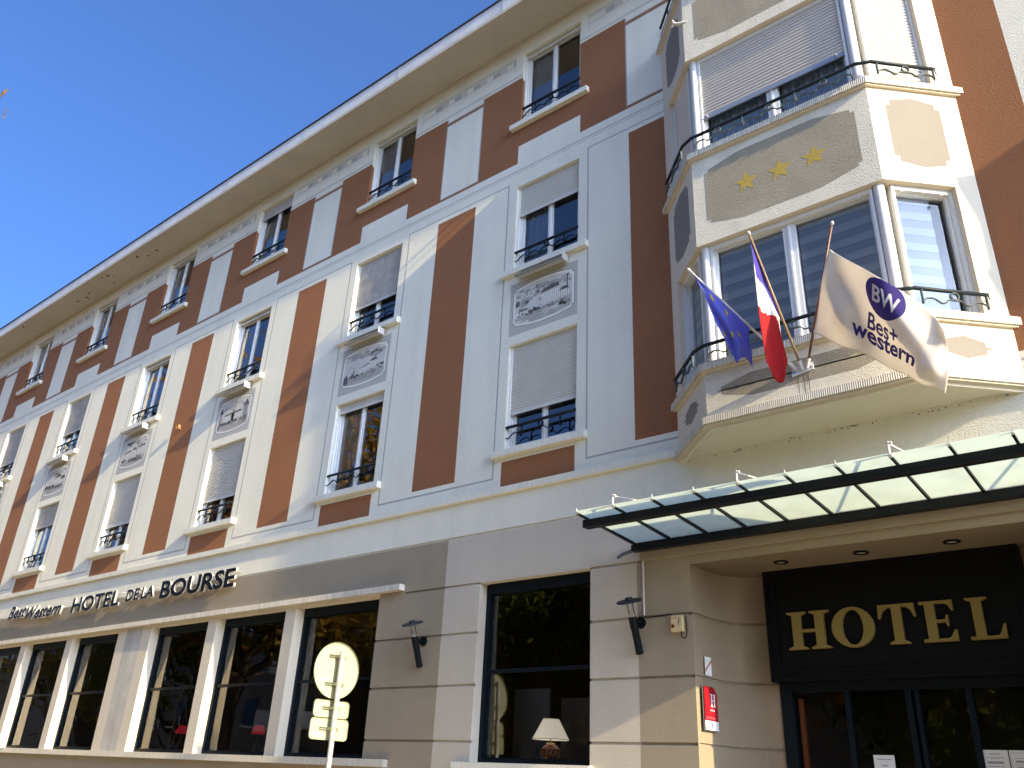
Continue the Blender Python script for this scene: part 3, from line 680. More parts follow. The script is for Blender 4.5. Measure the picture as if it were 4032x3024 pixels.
# ---------------------------------------------------------------- bay window (oriel)
PL, PR = (1.335, -.74), (3.465, -.74)
def off(e, x0=.595, x1=4.205):      # outline pushed outwards by e, ending at the wall
    k = e * math.tan(R_(22.5)); 
    return [(x0 - e * 1.4142, -.0), (PL[0] - k, -.74 - e), (PR[0] + k, -.74 - e), (x1 + e * 1.4142, -.0)]
def band(z0, z1, front_mat, side_mat, name):
    pts = off(0); back = [(p[0], p[1]) for p in pts]
    b = MB()
    inn = off(-.16)
    # solid ring : front and two cheeks
    for i in range(3):
        p, q = pts[i], pts[i + 1]; pi, qi = inn[i], inn[i + 1]; mi = 0 if i == 1 else 1
        b.quad((*p, z0), (*q, z0), (*q, z1), (*p, z1), mi); b.quad((*pi, z0), (*pi, z1), (*qi, z1), (*qi, z0), 1)
        b.quad((*p, z0), (*pi, z0), (*qi, z0), (*q, z0), 1); b.quad((*p, z1), (*q, z1), (*qi, z1), (*pi, z1), 1)
    return b.build(name, [front_mat, side_mat], hotel)
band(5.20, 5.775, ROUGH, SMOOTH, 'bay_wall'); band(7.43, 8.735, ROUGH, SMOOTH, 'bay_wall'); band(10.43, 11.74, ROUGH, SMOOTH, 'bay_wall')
def bledge(z0, z1, e=.06, name='bay_ledge'):
    b = MB(); o_ = off(e); i_ = off(-.20)
    o_[0] = (o_[0][0], 0.0); o_[3] = (o_[3][0], 0.0)
    poly = o_ + i_[::-1]
    n = len(poly)
    b.v += [(x, y, z0) for x, y in poly] + [(x, y, z1) for x, y in poly]
    for i in range(3):
        a, c, d, e2 = i, i + 1, n - 2 - i, n - 1 - i
        b.f += [(a, c, c + n, a + n), (a, e2, d, c), (a + n, c + n, d + n, e2 + n), (e2, e2 + n, d + n, d)]; b.mi += [0] * 4
    for s in (0, 3): b.f.append((s, s + n, (n - 1 - s) + n, n - 1 - s)); b.mi.append(0)
    ob = b.build(name, LEDGE, hotel)
    # thin underlip
    b = MB(); o_ = off(e - .022); i_ = off(-.1)
    for i in range(3): b.quad((*o_[i], z0 - .018), (*o_[i + 1], z0 - .018), (*o_[i + 1], z0 - .0005), (*o_[i], z0 - .0005)); b.quad((*o_[i], z0 - .018), (*i_[i], z0 - .018), (*i_[i + 1], z0 - .018), (*o_[i + 1], z0 - .018))
    b.build('ledge_lip', SMOOTH, hotel)
bledge(5.135, 5.215); bledge(5.77, 5.855); bledge(8.73, 8.812); bledge(11.735, 11.82)
# soffit with two mouldings
b = MB(); o_ = off(.035); b.add([(*p, 5.118) for p in o_], [(0, 1, 2, 3)])
for e1, e2, z in ((-.02, -.06, 5.085), (-.075, -.10, 5.095)):
    A, B2 = off(e1), off(e2)
    for i in range(3):
        b.quad((*A[i], 5.117), (*A[i + 1], 5.117), (*A[i + 1], z), (*A[i], z)); b.quad((*A[i], z), (*A[i + 1], z), (*B2[i + 1], z), (*B2[i], z)); b.quad((*B2[i], z), (*B2[i + 1], z), (*B2[i + 1], 5.117), (*B2[i], 5.117))
b.build('bay_soffit', SOFF, hotel)
MB().add([(*p, 11.80) for p in off(-.02)], [(0, 1, 2, 3)]).build('bay_roof', ZINC, hotel)
# side piers beside the windows, flush with the wall cheeks
def chp(side, s, d=0.0):     # point on a chamfer: s along from the front corner, d inwards
    if side > 0: base = Vector((PR[0], PR[1])); u = Vector((.7071, .7071)); n_ = Vector((-.7071, .7071))
    else: base = Vector((PL[0], PL[1])); u = Vector((-.7071, .7071)); n_ = Vector((.7071, .7071))
    q = base + u * s + n_ * d; return (q.x, q.y)
for z0, z1 in ((5.855, 7.43), (8.812, 10.43)):
    for sd in (1, -1):
        b = MB(); b.prism([chp(sd, .793), chp(sd, 1.0465), (chp(sd, 1.0465)[0] - sd * .02, .2), chp(sd, .793, .16)], z0 - .0, z1 + .0); b.build('bay_pier', SMOOTH, hotel)
        # rounded corner post with flat pvc flanges
        c = chp(sd, .0, .0); cx = c[0] - sd * .075; cy = -.74 + .095
        b = MB(); b.tube([(cx, cy, z0), (cx, cy, z1)], .058, 20); p = b.build('corner_post', SHADEP, hotel); smooth_by_angle(p, 50)
# windows of the bay, local frame: x along, y inwards (0 = outer plane)
def place(side):
    if side == 0: return Matrix.Translation((1.335, -.74, 0))
    if side > 0: return Matrix.Translation((PR[0], PR[1], 0)) @ Matrix.Rotation(R_(45), 4, 'Z')
    return Matrix.Translation((*chp(-1, .793), 0)) @ Matrix.Rotation(R_(-45), 4, 'Z')
def bay_window(side, zf, zt, drop, inner):
    L = 2.13 if side == 0 else .793; a, c = (.135, L - .135) if side == 0 else ((.12, L - .0) if side > 0 else (.0, L - .12))
    y0 = .115; b = MB(); H = zt - zf
    b.box(a, a + .06, y0, y0 + .08, 0, H); b.box(c - .06, c, y0, y0 + .08, 0, H); b.box(a + .06, c - .06, y0, y0 + .08, 0, .06); b.box(a + .06, c - .06, y0, y0 + .08, H - .07, H)
    b.box(a, a + .03, y0 - .05, y0 - .002, 0, H); b.box(c - .03, c, y0 - .05, y0 - .002, 0, H); b.box(a + .03, c - .03, y0 - .045, y0 - .002, H - .055, H)
    cs = [(a + .06, c - .06)]
    if side == 0: m_ = (a + c) / 2; b.box(m_ - .07, m_ + .07, y0 - .004, y0 + .07, .06, H - .07); b.box(m_ - .012, m_ + .012, y0 - .02, y0 - .004, .06, H - .07); cs = [(a + .06, m_ - .07), (m_ + .07, c - .06)]
    M = place(side); M = Matrix.Translation((0, 0, zf)) @ M
    f = obj('bay_glazing', b.mesh('bay_glazing', PVC), hotel); f.matrix_basis = M
    for x0, x1 in cs:
        MB().quad((x0, y0 + .045, .06), (x1, y0 + .045, .06), (x1, y0 + .045, H - .07), (x0, y0 + .045, H - .07)).build('pane', GLASSB, f)
        if inner == 'blind':
            n = 15; hh = (H - .10) / n
            for q in range(n):
                bb = MB(); yy = y0 + .075 + (.004 if q % 2 else 0); bb.quad((x0 + .01, yy, .06 + q * hh), (x1 - (.01 if side <= 0 else .14), yy, .06 + q * hh), (x1 - (.01 if side <= 0 else .14), yy, .06 + (q + 1) * hh - .001), (x0 + .01, yy, .06 + (q + 1) * hh - .001))
                bb.build('blind_band', mat('blind_sheer', (.52, .57, .61), .9, translucent=.3) if q % 2 else mat('blind_opaque', (.66, .70, .72), .9, translucent=.2), f)
        else:
            cu = curtain_mesh(x1 - x0 - .02, H - .1, .03, 9, SHEERB); obj('curtain', cu, f, loc=(x0 + .01, y0 + .10, .05))
    if drop:
        pitch = .0505; n_ = int(drop / pitch); z0 = H - n_ * pitch - .03; key = ('bs', side)
        for q in range(n_): obj('slat', cached(key, lambda: slat_mesh(c - a - .06, pitch, SLATB)), f, loc=(a + .03, y0 - .03, z0 + q * pitch))
        bb = MB(); bb.box(a + .03, c - .03, y0 - .036, y0 - .016, z0 - .062, z0 - .002)
        bb.build('end_bar', BARM, f)
        for xx in (a + .09, c - .12): MB().tube([(xx, y0 - .036, z0 - .03), (xx, y0 - .075, z0 - .03)], .012, 8).build('stop', PALEST, f)
    else:
        for xx in (a + .09, c - .15):
            MB().tube([(xx, y0 - .05, H - .075), (xx, y0 - .085, H - .095)], .014, 8).build('stop', PALEST, f)
    return f
for sd in (0, 1, -1):
    bay_window(sd, 5.857, 7.428, 0, 'blind')
bay_window(0, 8.814, 10.428, .96, 'curtain'); bay_window(1, 8.814, 10.428, 1.50, 'curtain'); bay_window(-1, 8.814, 10.428, 1.50, 'curtain')
# bay rooms stay dim
# painted panels on the bay
def facepoly(name, pts, side, y, mt):
    M = place(side if side >= 0 else -1)
    b = MB()
    if side == 0: b.add([(x, -.74 - y, z) for x, z in pts], [tuple(range(len(pts)))])
    else: b.add([(*chp(side, s, -y), z) for s, z in pts], [tuple(range(len(pts)))])
    o = b.build(name, mt, hotel)
    bm = bmesh.new(); bm.from_mesh(o.data); bmesh.ops.triangulate(bm, faces=bm.faces); bm.to_mesh(o.data); bm.free()
    return o
def sym_panel(x0, x1, z0, z1, n1, n2, mx, mz):
    # notched lozenge-ended rectangle; n1,n2 notch size; mx,mz mid bulge
    xm = (x0 + x1) / 2
    return [(x0, z0 + n2 + mz), (x0 + n1, z0 + n2 + mz), (x0 + n1, z0 + mz), (xm - mx, z0), (xm + mx, z0), (x1 - n1, z0 + mz), (x1 - n1, z0 + n2 + mz), (x1, z0 + n2 + mz),
            (x1, z1 - n2 - mz), (x1 - n1, z1 - n2 - mz), (x1 - n1, z1 - mz), (xm + mx, z1), (xm - mx, z1), (x0 + n1, z1 - mz), (x0 + n1, z1 - n2 - mz), (x0, z1 - n2 - mz)]
for zo in (0, 3.0):
    facepoly('painted_panel', sym_panel(1.497, 3.305, 7.61 + zo, 8.585 + zo, .048, .045, .45, .092), 0, .0012, ROUGHG)
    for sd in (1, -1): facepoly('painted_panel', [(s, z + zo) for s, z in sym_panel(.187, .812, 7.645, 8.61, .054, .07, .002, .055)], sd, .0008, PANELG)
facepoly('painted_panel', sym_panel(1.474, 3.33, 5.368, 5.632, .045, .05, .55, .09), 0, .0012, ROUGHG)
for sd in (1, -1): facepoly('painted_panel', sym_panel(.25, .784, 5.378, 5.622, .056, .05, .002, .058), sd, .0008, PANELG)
def star(cx, cz, r, rot=0, ri=.40): return [(cx + (r if i % 2 == 0 else r * ri) * math.sin(rot + i * math.pi / 5), cz + (r if i % 2 == 0 else r * ri) * math.cos(rot + i * math.pi / 5)) for i in range(10)]
for cx, cz in ((2.013, 8.085), (2.418, 8.070), (2.815, 8.070)): facepoly('painted_star', star(cx, cz, .155, 0.02, .42), 0, .0024, GOLD)
for x_, l_, w_ in ((2.352, .23, .006), (2.413, .26, .009), (2.458, .24, .006), (2.44, .12, .004)):
    facepoly('rust_streak', [(x_ - w_, 5.44), (x_ + w_, 5.44), (x_ + w_ * .6, 5.44 - l_ * .6), (x_ + w_ * .3, 5.44 - l_), (x_ - w_ * .5, 5.44 - l_ * .9)], 0, .002, mat('rust_stain', (.30, .19, .11), .95, var=.4, vscale=30))
# balcony rails round the bay
def bay_rail(zr):
    zw = zr - .115; e = .085
    pts = [chp(-1, .80, -e), chp(-1, .06, -e), (PL[0] + .05, -.74 - e), (PR[0] - .05, -.74 - e), chp(1, .06, -e), chp(1, .80, -e)]
    b = MB(); b.tube([(*p, zr) for p in pts], .021, 10); r = b.build('handrail', IRON, hotel, True)
    def scroll(u): u.build('scroll_bar', IRONG, r, True)
    b = MB()
    u = MB(); rail_unit(u, 1.95, 0, 0, -.115, 3); u.xform(Matrix.Translation((1.425, -.74 - e, zr))); scroll(u)
    u = MB(); rail_unit(u, .68, 0, 0, -.115, 1); u.xform(Matrix.Translation((*chp(1, .11, -e), zr)) @ Matrix.Rotation(R_(45), 4, 'Z')); scroll(u)
    u = MB(); rail_unit(u, .68, 0, 0, -.115, 1); u.xform(Matrix.Translation((*chp(-1, .79, -e), zr)) @ Matrix.Rotation(R_(-45), 4, 'Z')); scroll(u)
    for p in ((*chp(1, .80, -e),), (*chp(-1, .80, -e),)):
        b.box(p[0] - .006, p[0] + .006, p[1], p[1] + .1, zr - .006, zr + .006)
    b.build('rail_fixing', IRONG, r, True)
bay_rail(9.01); bay_rail(6.05)
# terrace rail on top of the bay (its shadow is seen on the wall)
b = MB(); pts = [(.62, -.03), (1.32, -.73), (3.48, -.73), (4.18, -.03)]
b.tube([(*p, 12.20) for p in pts], .02, 8); b.tube([(*p, 12.02) for p in pts], .012, 6)
for p in (pts[1], pts[2], (2.4, -.73), (1.86, -.73), (2.94, -.73), (.9, -.31), (3.9, -.31)): b.box(p[0] - .008, p[0] + .008, p[1] - .008, p[1] + .008, 11.82, 12.20)
b.build('terrace_rail', IRON, hotel)
b = MB(); b.tube([(1.40, -.72, 11.15), (1.25, -.74, 11.20), (1.20, -.745, 11.24)], [.026, .026, .030], 10); b.tube([(1.215, -.745, 11.225), (1.17, -.75, 11.19)], .014, 6); b.tube([(1.215, -.745, 11.235), (1.19, -.75, 11.31)], .012, 6)
b.build('drain_spout', mat('cream_spout', (.7, .62, .5), .6), hotel)

# ---------------------------------------------------------------- entrance recess
cen = 2.40
curve = [(.664, 0), (.668, .18), (.674, .35), (.692, .53), (.73, .68), (.80, .78), (.90, .855), (1.02, .905), (1.20, .93), (1.26, .935)]
zlv = [0, 1.39, 1.42, 2.03, 2.06, 2.69, 2.72, 3.335, 3.365, 3.885]
for sgn in (1, -1):
    b = MB()
    cv = [Vector(((x if sgn > 0 else 2 * cen - x), y)) for x, y in curve]
    fine = [Vector((p.x, p.y)) for p in bez([(c.x, c.y, 0) for c in cv], 3)]
    for j in range(len(zlv) - 1):
        z0, z1 = zlv[j], zlv[j + 1]; g = (j % 2 == 1)
        for i in range(len(fine) - 1):
            p, q = fine[i], fine[i + 1]
            if g:
                d = (q - p).normalized(); n_ = Vector((-d.y, d.x)) * (.018 if sgn > 0 else -.018)
                pi, qi = p + n_, q + n_
                b.quad((*pi, z0), (*qi, z0), (*qi, z1), (*pi, z1)); b.quad((*p, z0), (*q, z0), (*qi, z0), (*pi, z0)); b.quad((*p, z1), (*pi, z1), (*qi, z1), (*q, z1))
            else: b.quad((*p, z0), (*q, z0), (*q, z1), (*p, z1))
    o = b.build('entrance_wall', mat('taupe_render_shade', (.265, .21, .135), .9, var=.06, bump=.5, bscale=60, bdist=.010), hotel); smooth_by_angle(o, 30)  # taupe render copied darker, shade of the recess put into its colour
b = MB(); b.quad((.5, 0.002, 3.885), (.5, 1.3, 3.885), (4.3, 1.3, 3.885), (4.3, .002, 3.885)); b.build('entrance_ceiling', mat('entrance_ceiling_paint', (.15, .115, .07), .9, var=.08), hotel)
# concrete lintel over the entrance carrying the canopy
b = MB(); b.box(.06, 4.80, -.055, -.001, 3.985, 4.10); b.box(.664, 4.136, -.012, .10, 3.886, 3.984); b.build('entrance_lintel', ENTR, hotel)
b = MB(); b.tube([(.078, -.014, 3.985), (.078, -.014, 3.365)], .012, 8); b.build('conduit', PALEST, hotel)
b = MB(); b.tube(bez([(.078, -.012, 3.37), (.12, -.010, 3.345), (.25, -.012, 3.348), (.40, -.02, 3.352), (.44, -.03, 3.33)], 4), .006, 6); b.build('black_cable', BLACKL, hotel)
# door screen
DY = .95
b = MB()
b.box(1.20, 1.33, DY - .04, DY + .08, 0, 2.70); b.box(1.20, 3.75, DY - .02, DY + .08, 2.62, 2.72)
for x in (1.90, 2.50, 3.05, 3.62): b.box(x - .028, x + .028, DY - .03, DY + .05, 0, 2.62)
b.box(2.56, 2.60, DY - .03, DY + .05, 0, 2.62)
b.box(1.33, 3.62, DY - .02, DY + .05, 0, .12); b.box(1.33, 3.62, DY - .01, DY + .04, 1.0, 1.06)
dr = b.build('entrance_doors', SLATE, hotel)
for x0, x1 in ((1.33, 1.872), (1.928, 2.472), (2.60, 3.022), (3.078, 3.592)): MB().quad((x0, DY + .02, .12), (x1, DY + .02, .12), (x1, DY + .02, 2.62), (x0, DY + .02, 2.62)).build('pane', GLASSB, dr)
MB().box(1.35, 1.40, DY + .07, DY + .12, .2, 2.56).build('orange_edge', mat('orange_trim', (.45, .11, .02), .6), dr)
b = MB(); b.box(1.0, 4.0, 5.0, 5.05, 0, 3.8); b.box(1.0, 1.05, DY + .1, 5, 0, 3.8); b.box(3.95, 4.0, DY + .1, 5, 0, 3.8); b.box(1.0, 4.0, DY + .1, 5, 3.0, 3.05)
b.build('lobby_shell', DARKIN, hotel)
# papers on the doors
pap = mat('white_paper', (.72, .72, .70), .8); ink = mat('grey_print', (.30, .30, .31), .9)
def paper(name, label, x0, x1, z0, z1, lines, y=DY - .012):
    t = thing(name, label, 'notice', ((x0 + x1) / 2, y, z0)); cx = (x0 + x1) / 2
    MB().box(x0 - cx, x1 - cx, 0, .002, 0, z1 - z0).build('sheet', pap, t)
    b = MB()
    for (a, c, z, h) in lines: b.quad((x0 - cx + (x1 - x0) * a, -.0012, z1 - z0 - z), (x0 - cx + (x1 - x0) * c, -.0012, z1 - z0 - z), (x0 - cx + (x1 - x0) * c, -.0012, z1 - z0 - z - h), (x0 - cx + (x1 - x0) * a, -.0012, z1 - z0 - z - h))
    o = b.build('print', ink, t); return t
paper('door_notice', 'small white paper notice taped to the left door leaf', 2.084, 2.283, 1.74, 2.016, [(.18, .85, .035, .008), (.4, .65, .09, .010), (.2, .8, .14, .006)])
paper('door_notice', 'large white printed notice on the right door leaf beside the frame', 3.058, 3.28, 1.70, 2.075, [(.3, .7, .03, .008), (.15, .85, .06, .004), (.35, .65, .07, .004), (.2, .8, .095, .02), (.2, .8, .135, .006), (.25, .75, .16, .03)])
paper('door_notice', 'bordered white notice with small logo at the right edge of the photo', 3.29, 3.56, 1.70, 2.075, [(.04, .96, .02, .003), (.04, .05, .02, .3), (.42, .50, .035, .018), (.52, .60, .035, .018), (.14, .86, .065, .004), (.15, .9, .085, .018), (.12, .88, .12, .004), (.15, .9, .14, .04)])

# ---------------------------------------------------------------- HOTEL sign
sg = thing('hotel_sign', 'black framed signboard with gilt serif letters HOTEL above the entrance doors', 'sign', (2.46, .72, 2.70))
ox, oy, oz = 2.46, .72, 2.70
x0, x1, z0, z1 = 1.188, 3.735, 2.705, 3.884
b = MB()
for e, y in ((0, .0), (.035, .018), (.085, .008), (.115, .03)):
    a, c, d, f_ = x0 + e - ox, x1 - e - ox, z0 + e - oz, z1 - e - oz
    e2 = {0: .035, .035: .05, .085: .03, .115: .025}[e]
    b.box(a, a + e2, y, .22, d, f_); b.box(c - e2, c, y, .22, d, f_); b.box(a + e2, c - e2, y, .22, d, d + e2); b.box(a + e2, c - e2, y, .22, f_ - e2, f_)
b.build('frame', BLACKW, sg)
MB().box(x0 + .14 - ox, x1 - .14 - ox, .035, .22, z0 + .14 - oz, z1 - .14 - oz).build('board', BLACKW, sg)
def serif(ch):     # unit height polygons, width in units; (outer, holes as separate strips)
    s = .035; P_ = []
    def r(a, c, d, e): P_.append([(a, d), (c, d), (c, e), (a, e)])
    def foot(cx, w, z, up=1):   # bracketed slab serif centred at cx
        P_.append([(cx - w, z), (cx + w, z), (cx + w, z + up * .035), (cx + w * .55, z + up * .085), (cx - w * .55, z + up * .085), (cx - w, z + up * .035)] if up > 0 else [(cx - w, z), (cx - w, z - .035), (cx - w * .55, z - .085), (cx + w * .55, z - .085), (cx + w, z - .035), (cx + w, z)])
    if ch == 'H':
        for cx in (.27, .87): r(cx - .115, cx + .115, .085, .915); foot(cx, .25, 0); foot(cx, .25, 1, -1)
        r(.385, .755, .45, .525)
    if ch == 'O':
        n = 40
        for i in range(n):
            a, c = 2 * math.pi * i / n, 2 * math.pi * (i + 1) / n
            P_.append([(.54 + .54 * math.cos(a), .5 + .525 * math.sin(a)), (.54 + .54 * math.cos(c), .5 + .525 * math.sin(c)), (.54 + .27 * math.cos(c), .5 + .46 * math.sin(c)), (.54 + .27 * math.cos(a), .5 + .46 * math.sin(a))])
    if ch == 'T':
        r(.345, .575, .085, .925); foot(.46, .24, 0); r(.02, .90, .925, 1.0)
        P_.append([(.02, .925), (0, .66), (.045, .66), (.12, .84), (.24, .925)]); P_.append([(.90, .925), (.92, .66), (.875, .66), (.80, .84), (.68, .925)])
    if ch == 'E':
        r(.12, .35, .07, .93); P_.append([(0, 0), (.60, 0), (.60, .07), (0, .07)]); P_.append([(0, .93), (.70, .93), (.70, 1), (0, 1)]); r(.35, .56, .46, .53)
        P_.append([(.60, 0), (.80, 0), (.80, .27), (.755, .27), (.66, .12), (.60, .07)]); P_.append([(.70, 1), (.78, 1), (.78, .74), (.735, .74), (.67, .88), (.58, .93), (.70, .93)]); P_.append([(.56, .49 - .0), (.60, .36), (.635, .36), (.635, .64), (.60, .64), (.56, .51)])
    if ch == 'L':
        r(.13, .36, .07, .93); foot(.245, .25, 1, -1); P_.append([(0, 0), (.62, 0), (.62, .07), (0, .07)]); P_.append([(.62, 0), (.80, 0), (.81, .34), (.765, .34), (.68, .14), (.62, .07)])
    return P_
wid = {'H': 1.14, 'O': 1.08, 'T': .92, 'E': .80, 'L': .81}
for ch, a, c in (('H', 1.417, 1.886), ('O', 1.902, 2.333), ('T', 2.379, 2.742), ('E', 2.784, 3.095), ('L', 3.202, 3.516)):
    b = MB(); sx = (c - a) / wid[ch]; hz = .388; zb = 3.022
    for q, pl in enumerate(serif(ch)):
        b.prismy([(a + x * sx - ox, zb + z * hz - oz) for x, z in pl], -.012 + .0004 * (q % 3), .034)
    b.build('letter', GOLDL, sg)

# downlights in the entrance ceiling
for i, x in enumerate((1.559, 2.402, 3.256)):
    t = thing('downlight', ['unlit round recessed downlight at the left of the entrance ceiling', 'unlit middle downlight of three in the entrance ceiling', 'unlit downlight at the right of the entrance ceiling'][i], 'downlight', (x, .37, 3.885), 'downlights in the entrance ceiling')
    b = MB(); b.lathe([(.078, 0), (.078, -.012), (.052, -.014), (.050, .0)], (0, 0, 0), 24); b.build('trim', BLACKW, t)
    b = MB(); b.lathe([(.001, -.006), (.047, -.006)], (0, 0, 0), 24); b.build('lens', mat('lamp_lens', (.30, .27, .20), .25), t)

# ---------------------------------------------------------------- plaques and box on the wall
pl = thing('hotel_plaque', 'red three star plaque with white letter H on the curved entrance wall', 'plaque', (.715, .23, 2.19))
red = mat('plaque_red', (.30, .005, .014), .4); wh = mat('plaque_white', (.70, .72, .75), .4)
def yz(name, pts, x, th, mt, par, o=(.715, .23, 2.19)):
    n = len(pts); b = MB(); v = [(x - o[0], y - o[1], z - o[2]) for y, z in pts] + [(x - th - o[0], y - o[1], z - o[2]) for y, z in pts]
    b.add(v, [tuple(range(n)), tuple(range(n, 2 * n))[::-1]] + [(i, n + i, n + (i + 1) % n, (i + 1) % n) for i in range(n)]); return b.build(name, mt, par)
yz('plate', [(.085, 2.28), (.38, 2.28), (.38, 2.54), (.31, 2.615), (.085, 2.615)], .715, .006, red, pl)
yz('footer', [(.085, 2.19), (.38, 2.19), (.38, 2.279), (.085, 2.279)], .715, .006, wh, pl)
yz('shadow_plate', [(.07, 2.18), (.365, 2.18), (.365, 2.60), (.07, 2.60)], .700, .004, mat('plaque_shadow', (.10, .09, .07), .6), pl)  # dark sheet painted as the shadow behind the plaque
for y, z in ((.10, 2.30), (.10, 2.55), (.35, 2.30), (.35, 2.5)): yz('spacer', [(y - .005, z - .005), (y + .005, z - .005), (y + .005, z + .005), (y - .005, z + .005)], .709, .012, PALEST, pl)
b = MB()
for p in serif('H'): 
    n = len(p); b.add([(.0012, .20 + y * .105 - .23 + .015, 2.42 + z * .125 - 2.19) for y, z in p], [tuple(range(n))])
b.build('letter', wh, pl)
for i in range(3): 
    b = MB(); b.add([(.0012, y - .23, z - 2.19) for y, z in star(.215 + i * .038, 2.385, .014)], [tuple(range(10))]); b.build('star', wh, pl)
b = MB()
for i, (a, c) in enumerate(((.11, .34), (.11, .30), (.11, .34))): b.add([(.001, a - .23, 2.315 - i * .008 - 2.19), (.001, c - .23, 2.315 - i * .008 - 2.19), (.001, c - .23, 2.3175 - i * .008 - 2.19), (.001, a - .23, 2.3175 - i * .008 - 2.19)], [(0, 1, 2, 3)])
b.build('small_print', mat('pink_print', (.55, .15, .17), .5), pl)
b = MB(); b.add([(.0012, .235 + .02 * math.cos(a) - .23, 2.235 + .025 * math.sin(a) - 2.19) for a in [i * math.pi / 6 for i in range(12)]], [tuple(range(12))]); b.build('emblem', mat('emblem_blue', (.10, .15, .42), .5), pl)
st = thing('licence_sticker', 'small white rectangular sticker crossed by a red diagonal LICENCE band above the red plaque', 'sticker', (.69, .25, 2.74))
yz('sheet', [(.184, 2.735), (.331, 2.735), (.331, 2.925), (.184, 2.925)], .692, .003, pap, st, (.69, .25, 2.74))
yz('red_band', [(.188, 2.765), (.188, 2.80), (.327, 2.905), (.327, 2.868)], .6932, .0008, mat('sticker_red', (.42, .02, .03), .5), st, (.69, .25, 2.74))
tm = text_mesh('LICENCE', .034); x0_, x1_, y0_, y1_ = bounds(tm); ang = math.atan2(.105, .139)
for v in tm.vertices:
    u, w_ = v.co.x - (x0_ + x1_) / 2, v.co.y - (y0_ + y1_) / 2
    v.co = Vector((.0045, .2575 - .25 + u * math.cos(ang) - w_ * math.sin(ang), 2.835 - 2.74 + u * math.sin(ang) + w_ * math.cos(ang)))
obj('lettering', tm, st, pap)
tm = text_mesh('IV', .045)
for v in tm.vertices: v.co = Vector((.0045, .20 - .25 + v.co.x, 2.865 - 2.74 + v.co.y))
obj('numeral', tm, st, ink)

ab = thing('switch_box', 'cream electrical switch box with red button on the taupe wall right of the lamp', 'box', (.50, 0, 3.16))
cream = mat('cream_plastic', (.62, .50, .28), .45, var=.08, vscale=20)
b = MB(); b.box(-.068, .070, -.062, -.004, 0, .172); b.box(-.060, .020, -.070, -.062, .03, .160); o = b.build('case', cream, ab)
bv = o.modifiers.new('b', 'BEVEL'); bv.width = .006; bv.segments = 2
b = MB(); b.tube([(-.035, -.062, .055), (-.035, -.080, .055)], .018, 16); b.build('button', mat('button_red', (.18, .01, .01), .4), ab)
b = MB(); b.add([(.022, -.0715, .10), (.034, -.0715, .125), (.026, -.0715, .135), (.040, -.0715, .15), (.046, -.0715, .11), (.034, -.0715, .06), (.026, -.0715, .045)], [tuple(range(7))]); b.build('slot', mat('slot_grey', (.25, .22, .15), .5), ab)
b = MB(); b.tube(bez([(.045, -.03, .0), (.045, -.035, -.05), (.075, -.03, -.072), (.098, -.02, -.04), (.098, -.012, .06), (.085, -.01, .16)], 5), .006, 8); b.build('cable', BLACKL, ab)
tm = text_mesh('POMPIERS', .017)
for v in tm.vertices: v.co = Vector((-.062 + v.co.x, -.0712, .135 + v.co.y))
obj('lettering', tm, ab, mat('faded_red_print', (.5, .08, .03), .6))

# ---------------------------------------------------------------- wall lamps
LAMPB = mat('lamp_black', (.005, .007, .009), .6, spec=.12)
def wall_lamp(x, label):
    t = thing('wall_lamp', label, 'lamp', (x, 0, 3.29), 'tilted disc wall lamps on the ground floor')
    A = Vector((0, -.045, -.34)); B_ = Vector((0, -.19, .03)); D = (B_ - A).normalized(); Cc = B_ + D * .19
    b = MB(); b.tube([A, B_ - D * .12], .042, 16); b.tube([B_ - D * .12, B_], .046, 16); o = b.build('body', LAMPB, t); smooth_by_angle(o, 50)
    b = MB()
    for q in range(4): b.tube([B_ - D * (.11 - q * .026), B_ - D * (.10 - q * .026)], .0485, 16)
    b.build('cooling_fin', BLACKL, t)
    b = MB(); b.tube([B_, B_ + D * .165], .036, 16, cap=False); o = b.build('glass_tube', glassmat('lamp_glass_%d' % int(x), 1.45, (.95, .95, .95), .97), t); smooth_by_angle(o, 60)
    b = MB(); b.tube([B_ + D * .01, B_ + D * .02], .033, 12); b.build('lamp_socket', PALEST, t)
    b = MB(); b.tube([Cc - D * .022, Cc - D * .012, Cc], [.142, .146, .138], 28); b.tube([Cc, Cc + D * .03], [.045, .040], 16); o = b.build('disc', mat('disc_grey', (.018, .022, .026), .5, spec=.25), t); smooth_by_angle(o, 40)
    b = MB(); b.tube([(0, -.004, .0), (0, -.03, .0)], .062, 20); b.tube([(0, -.03, 0), (0, -.04, 0)], .05, 20); b.tube([(0, -.04, 0), (0, -.14, -.005)], .026, 12); o = b.build('mount', LAMPB, t); smooth_by_angle(o, 50)
wall_lamp(.03, 'dark tilted disc wall lamp beside the cream switch box, right of the big window')
wall_lamp(-3.37, 'dark tilted disc wall lamp on the taupe wall left of the big window')

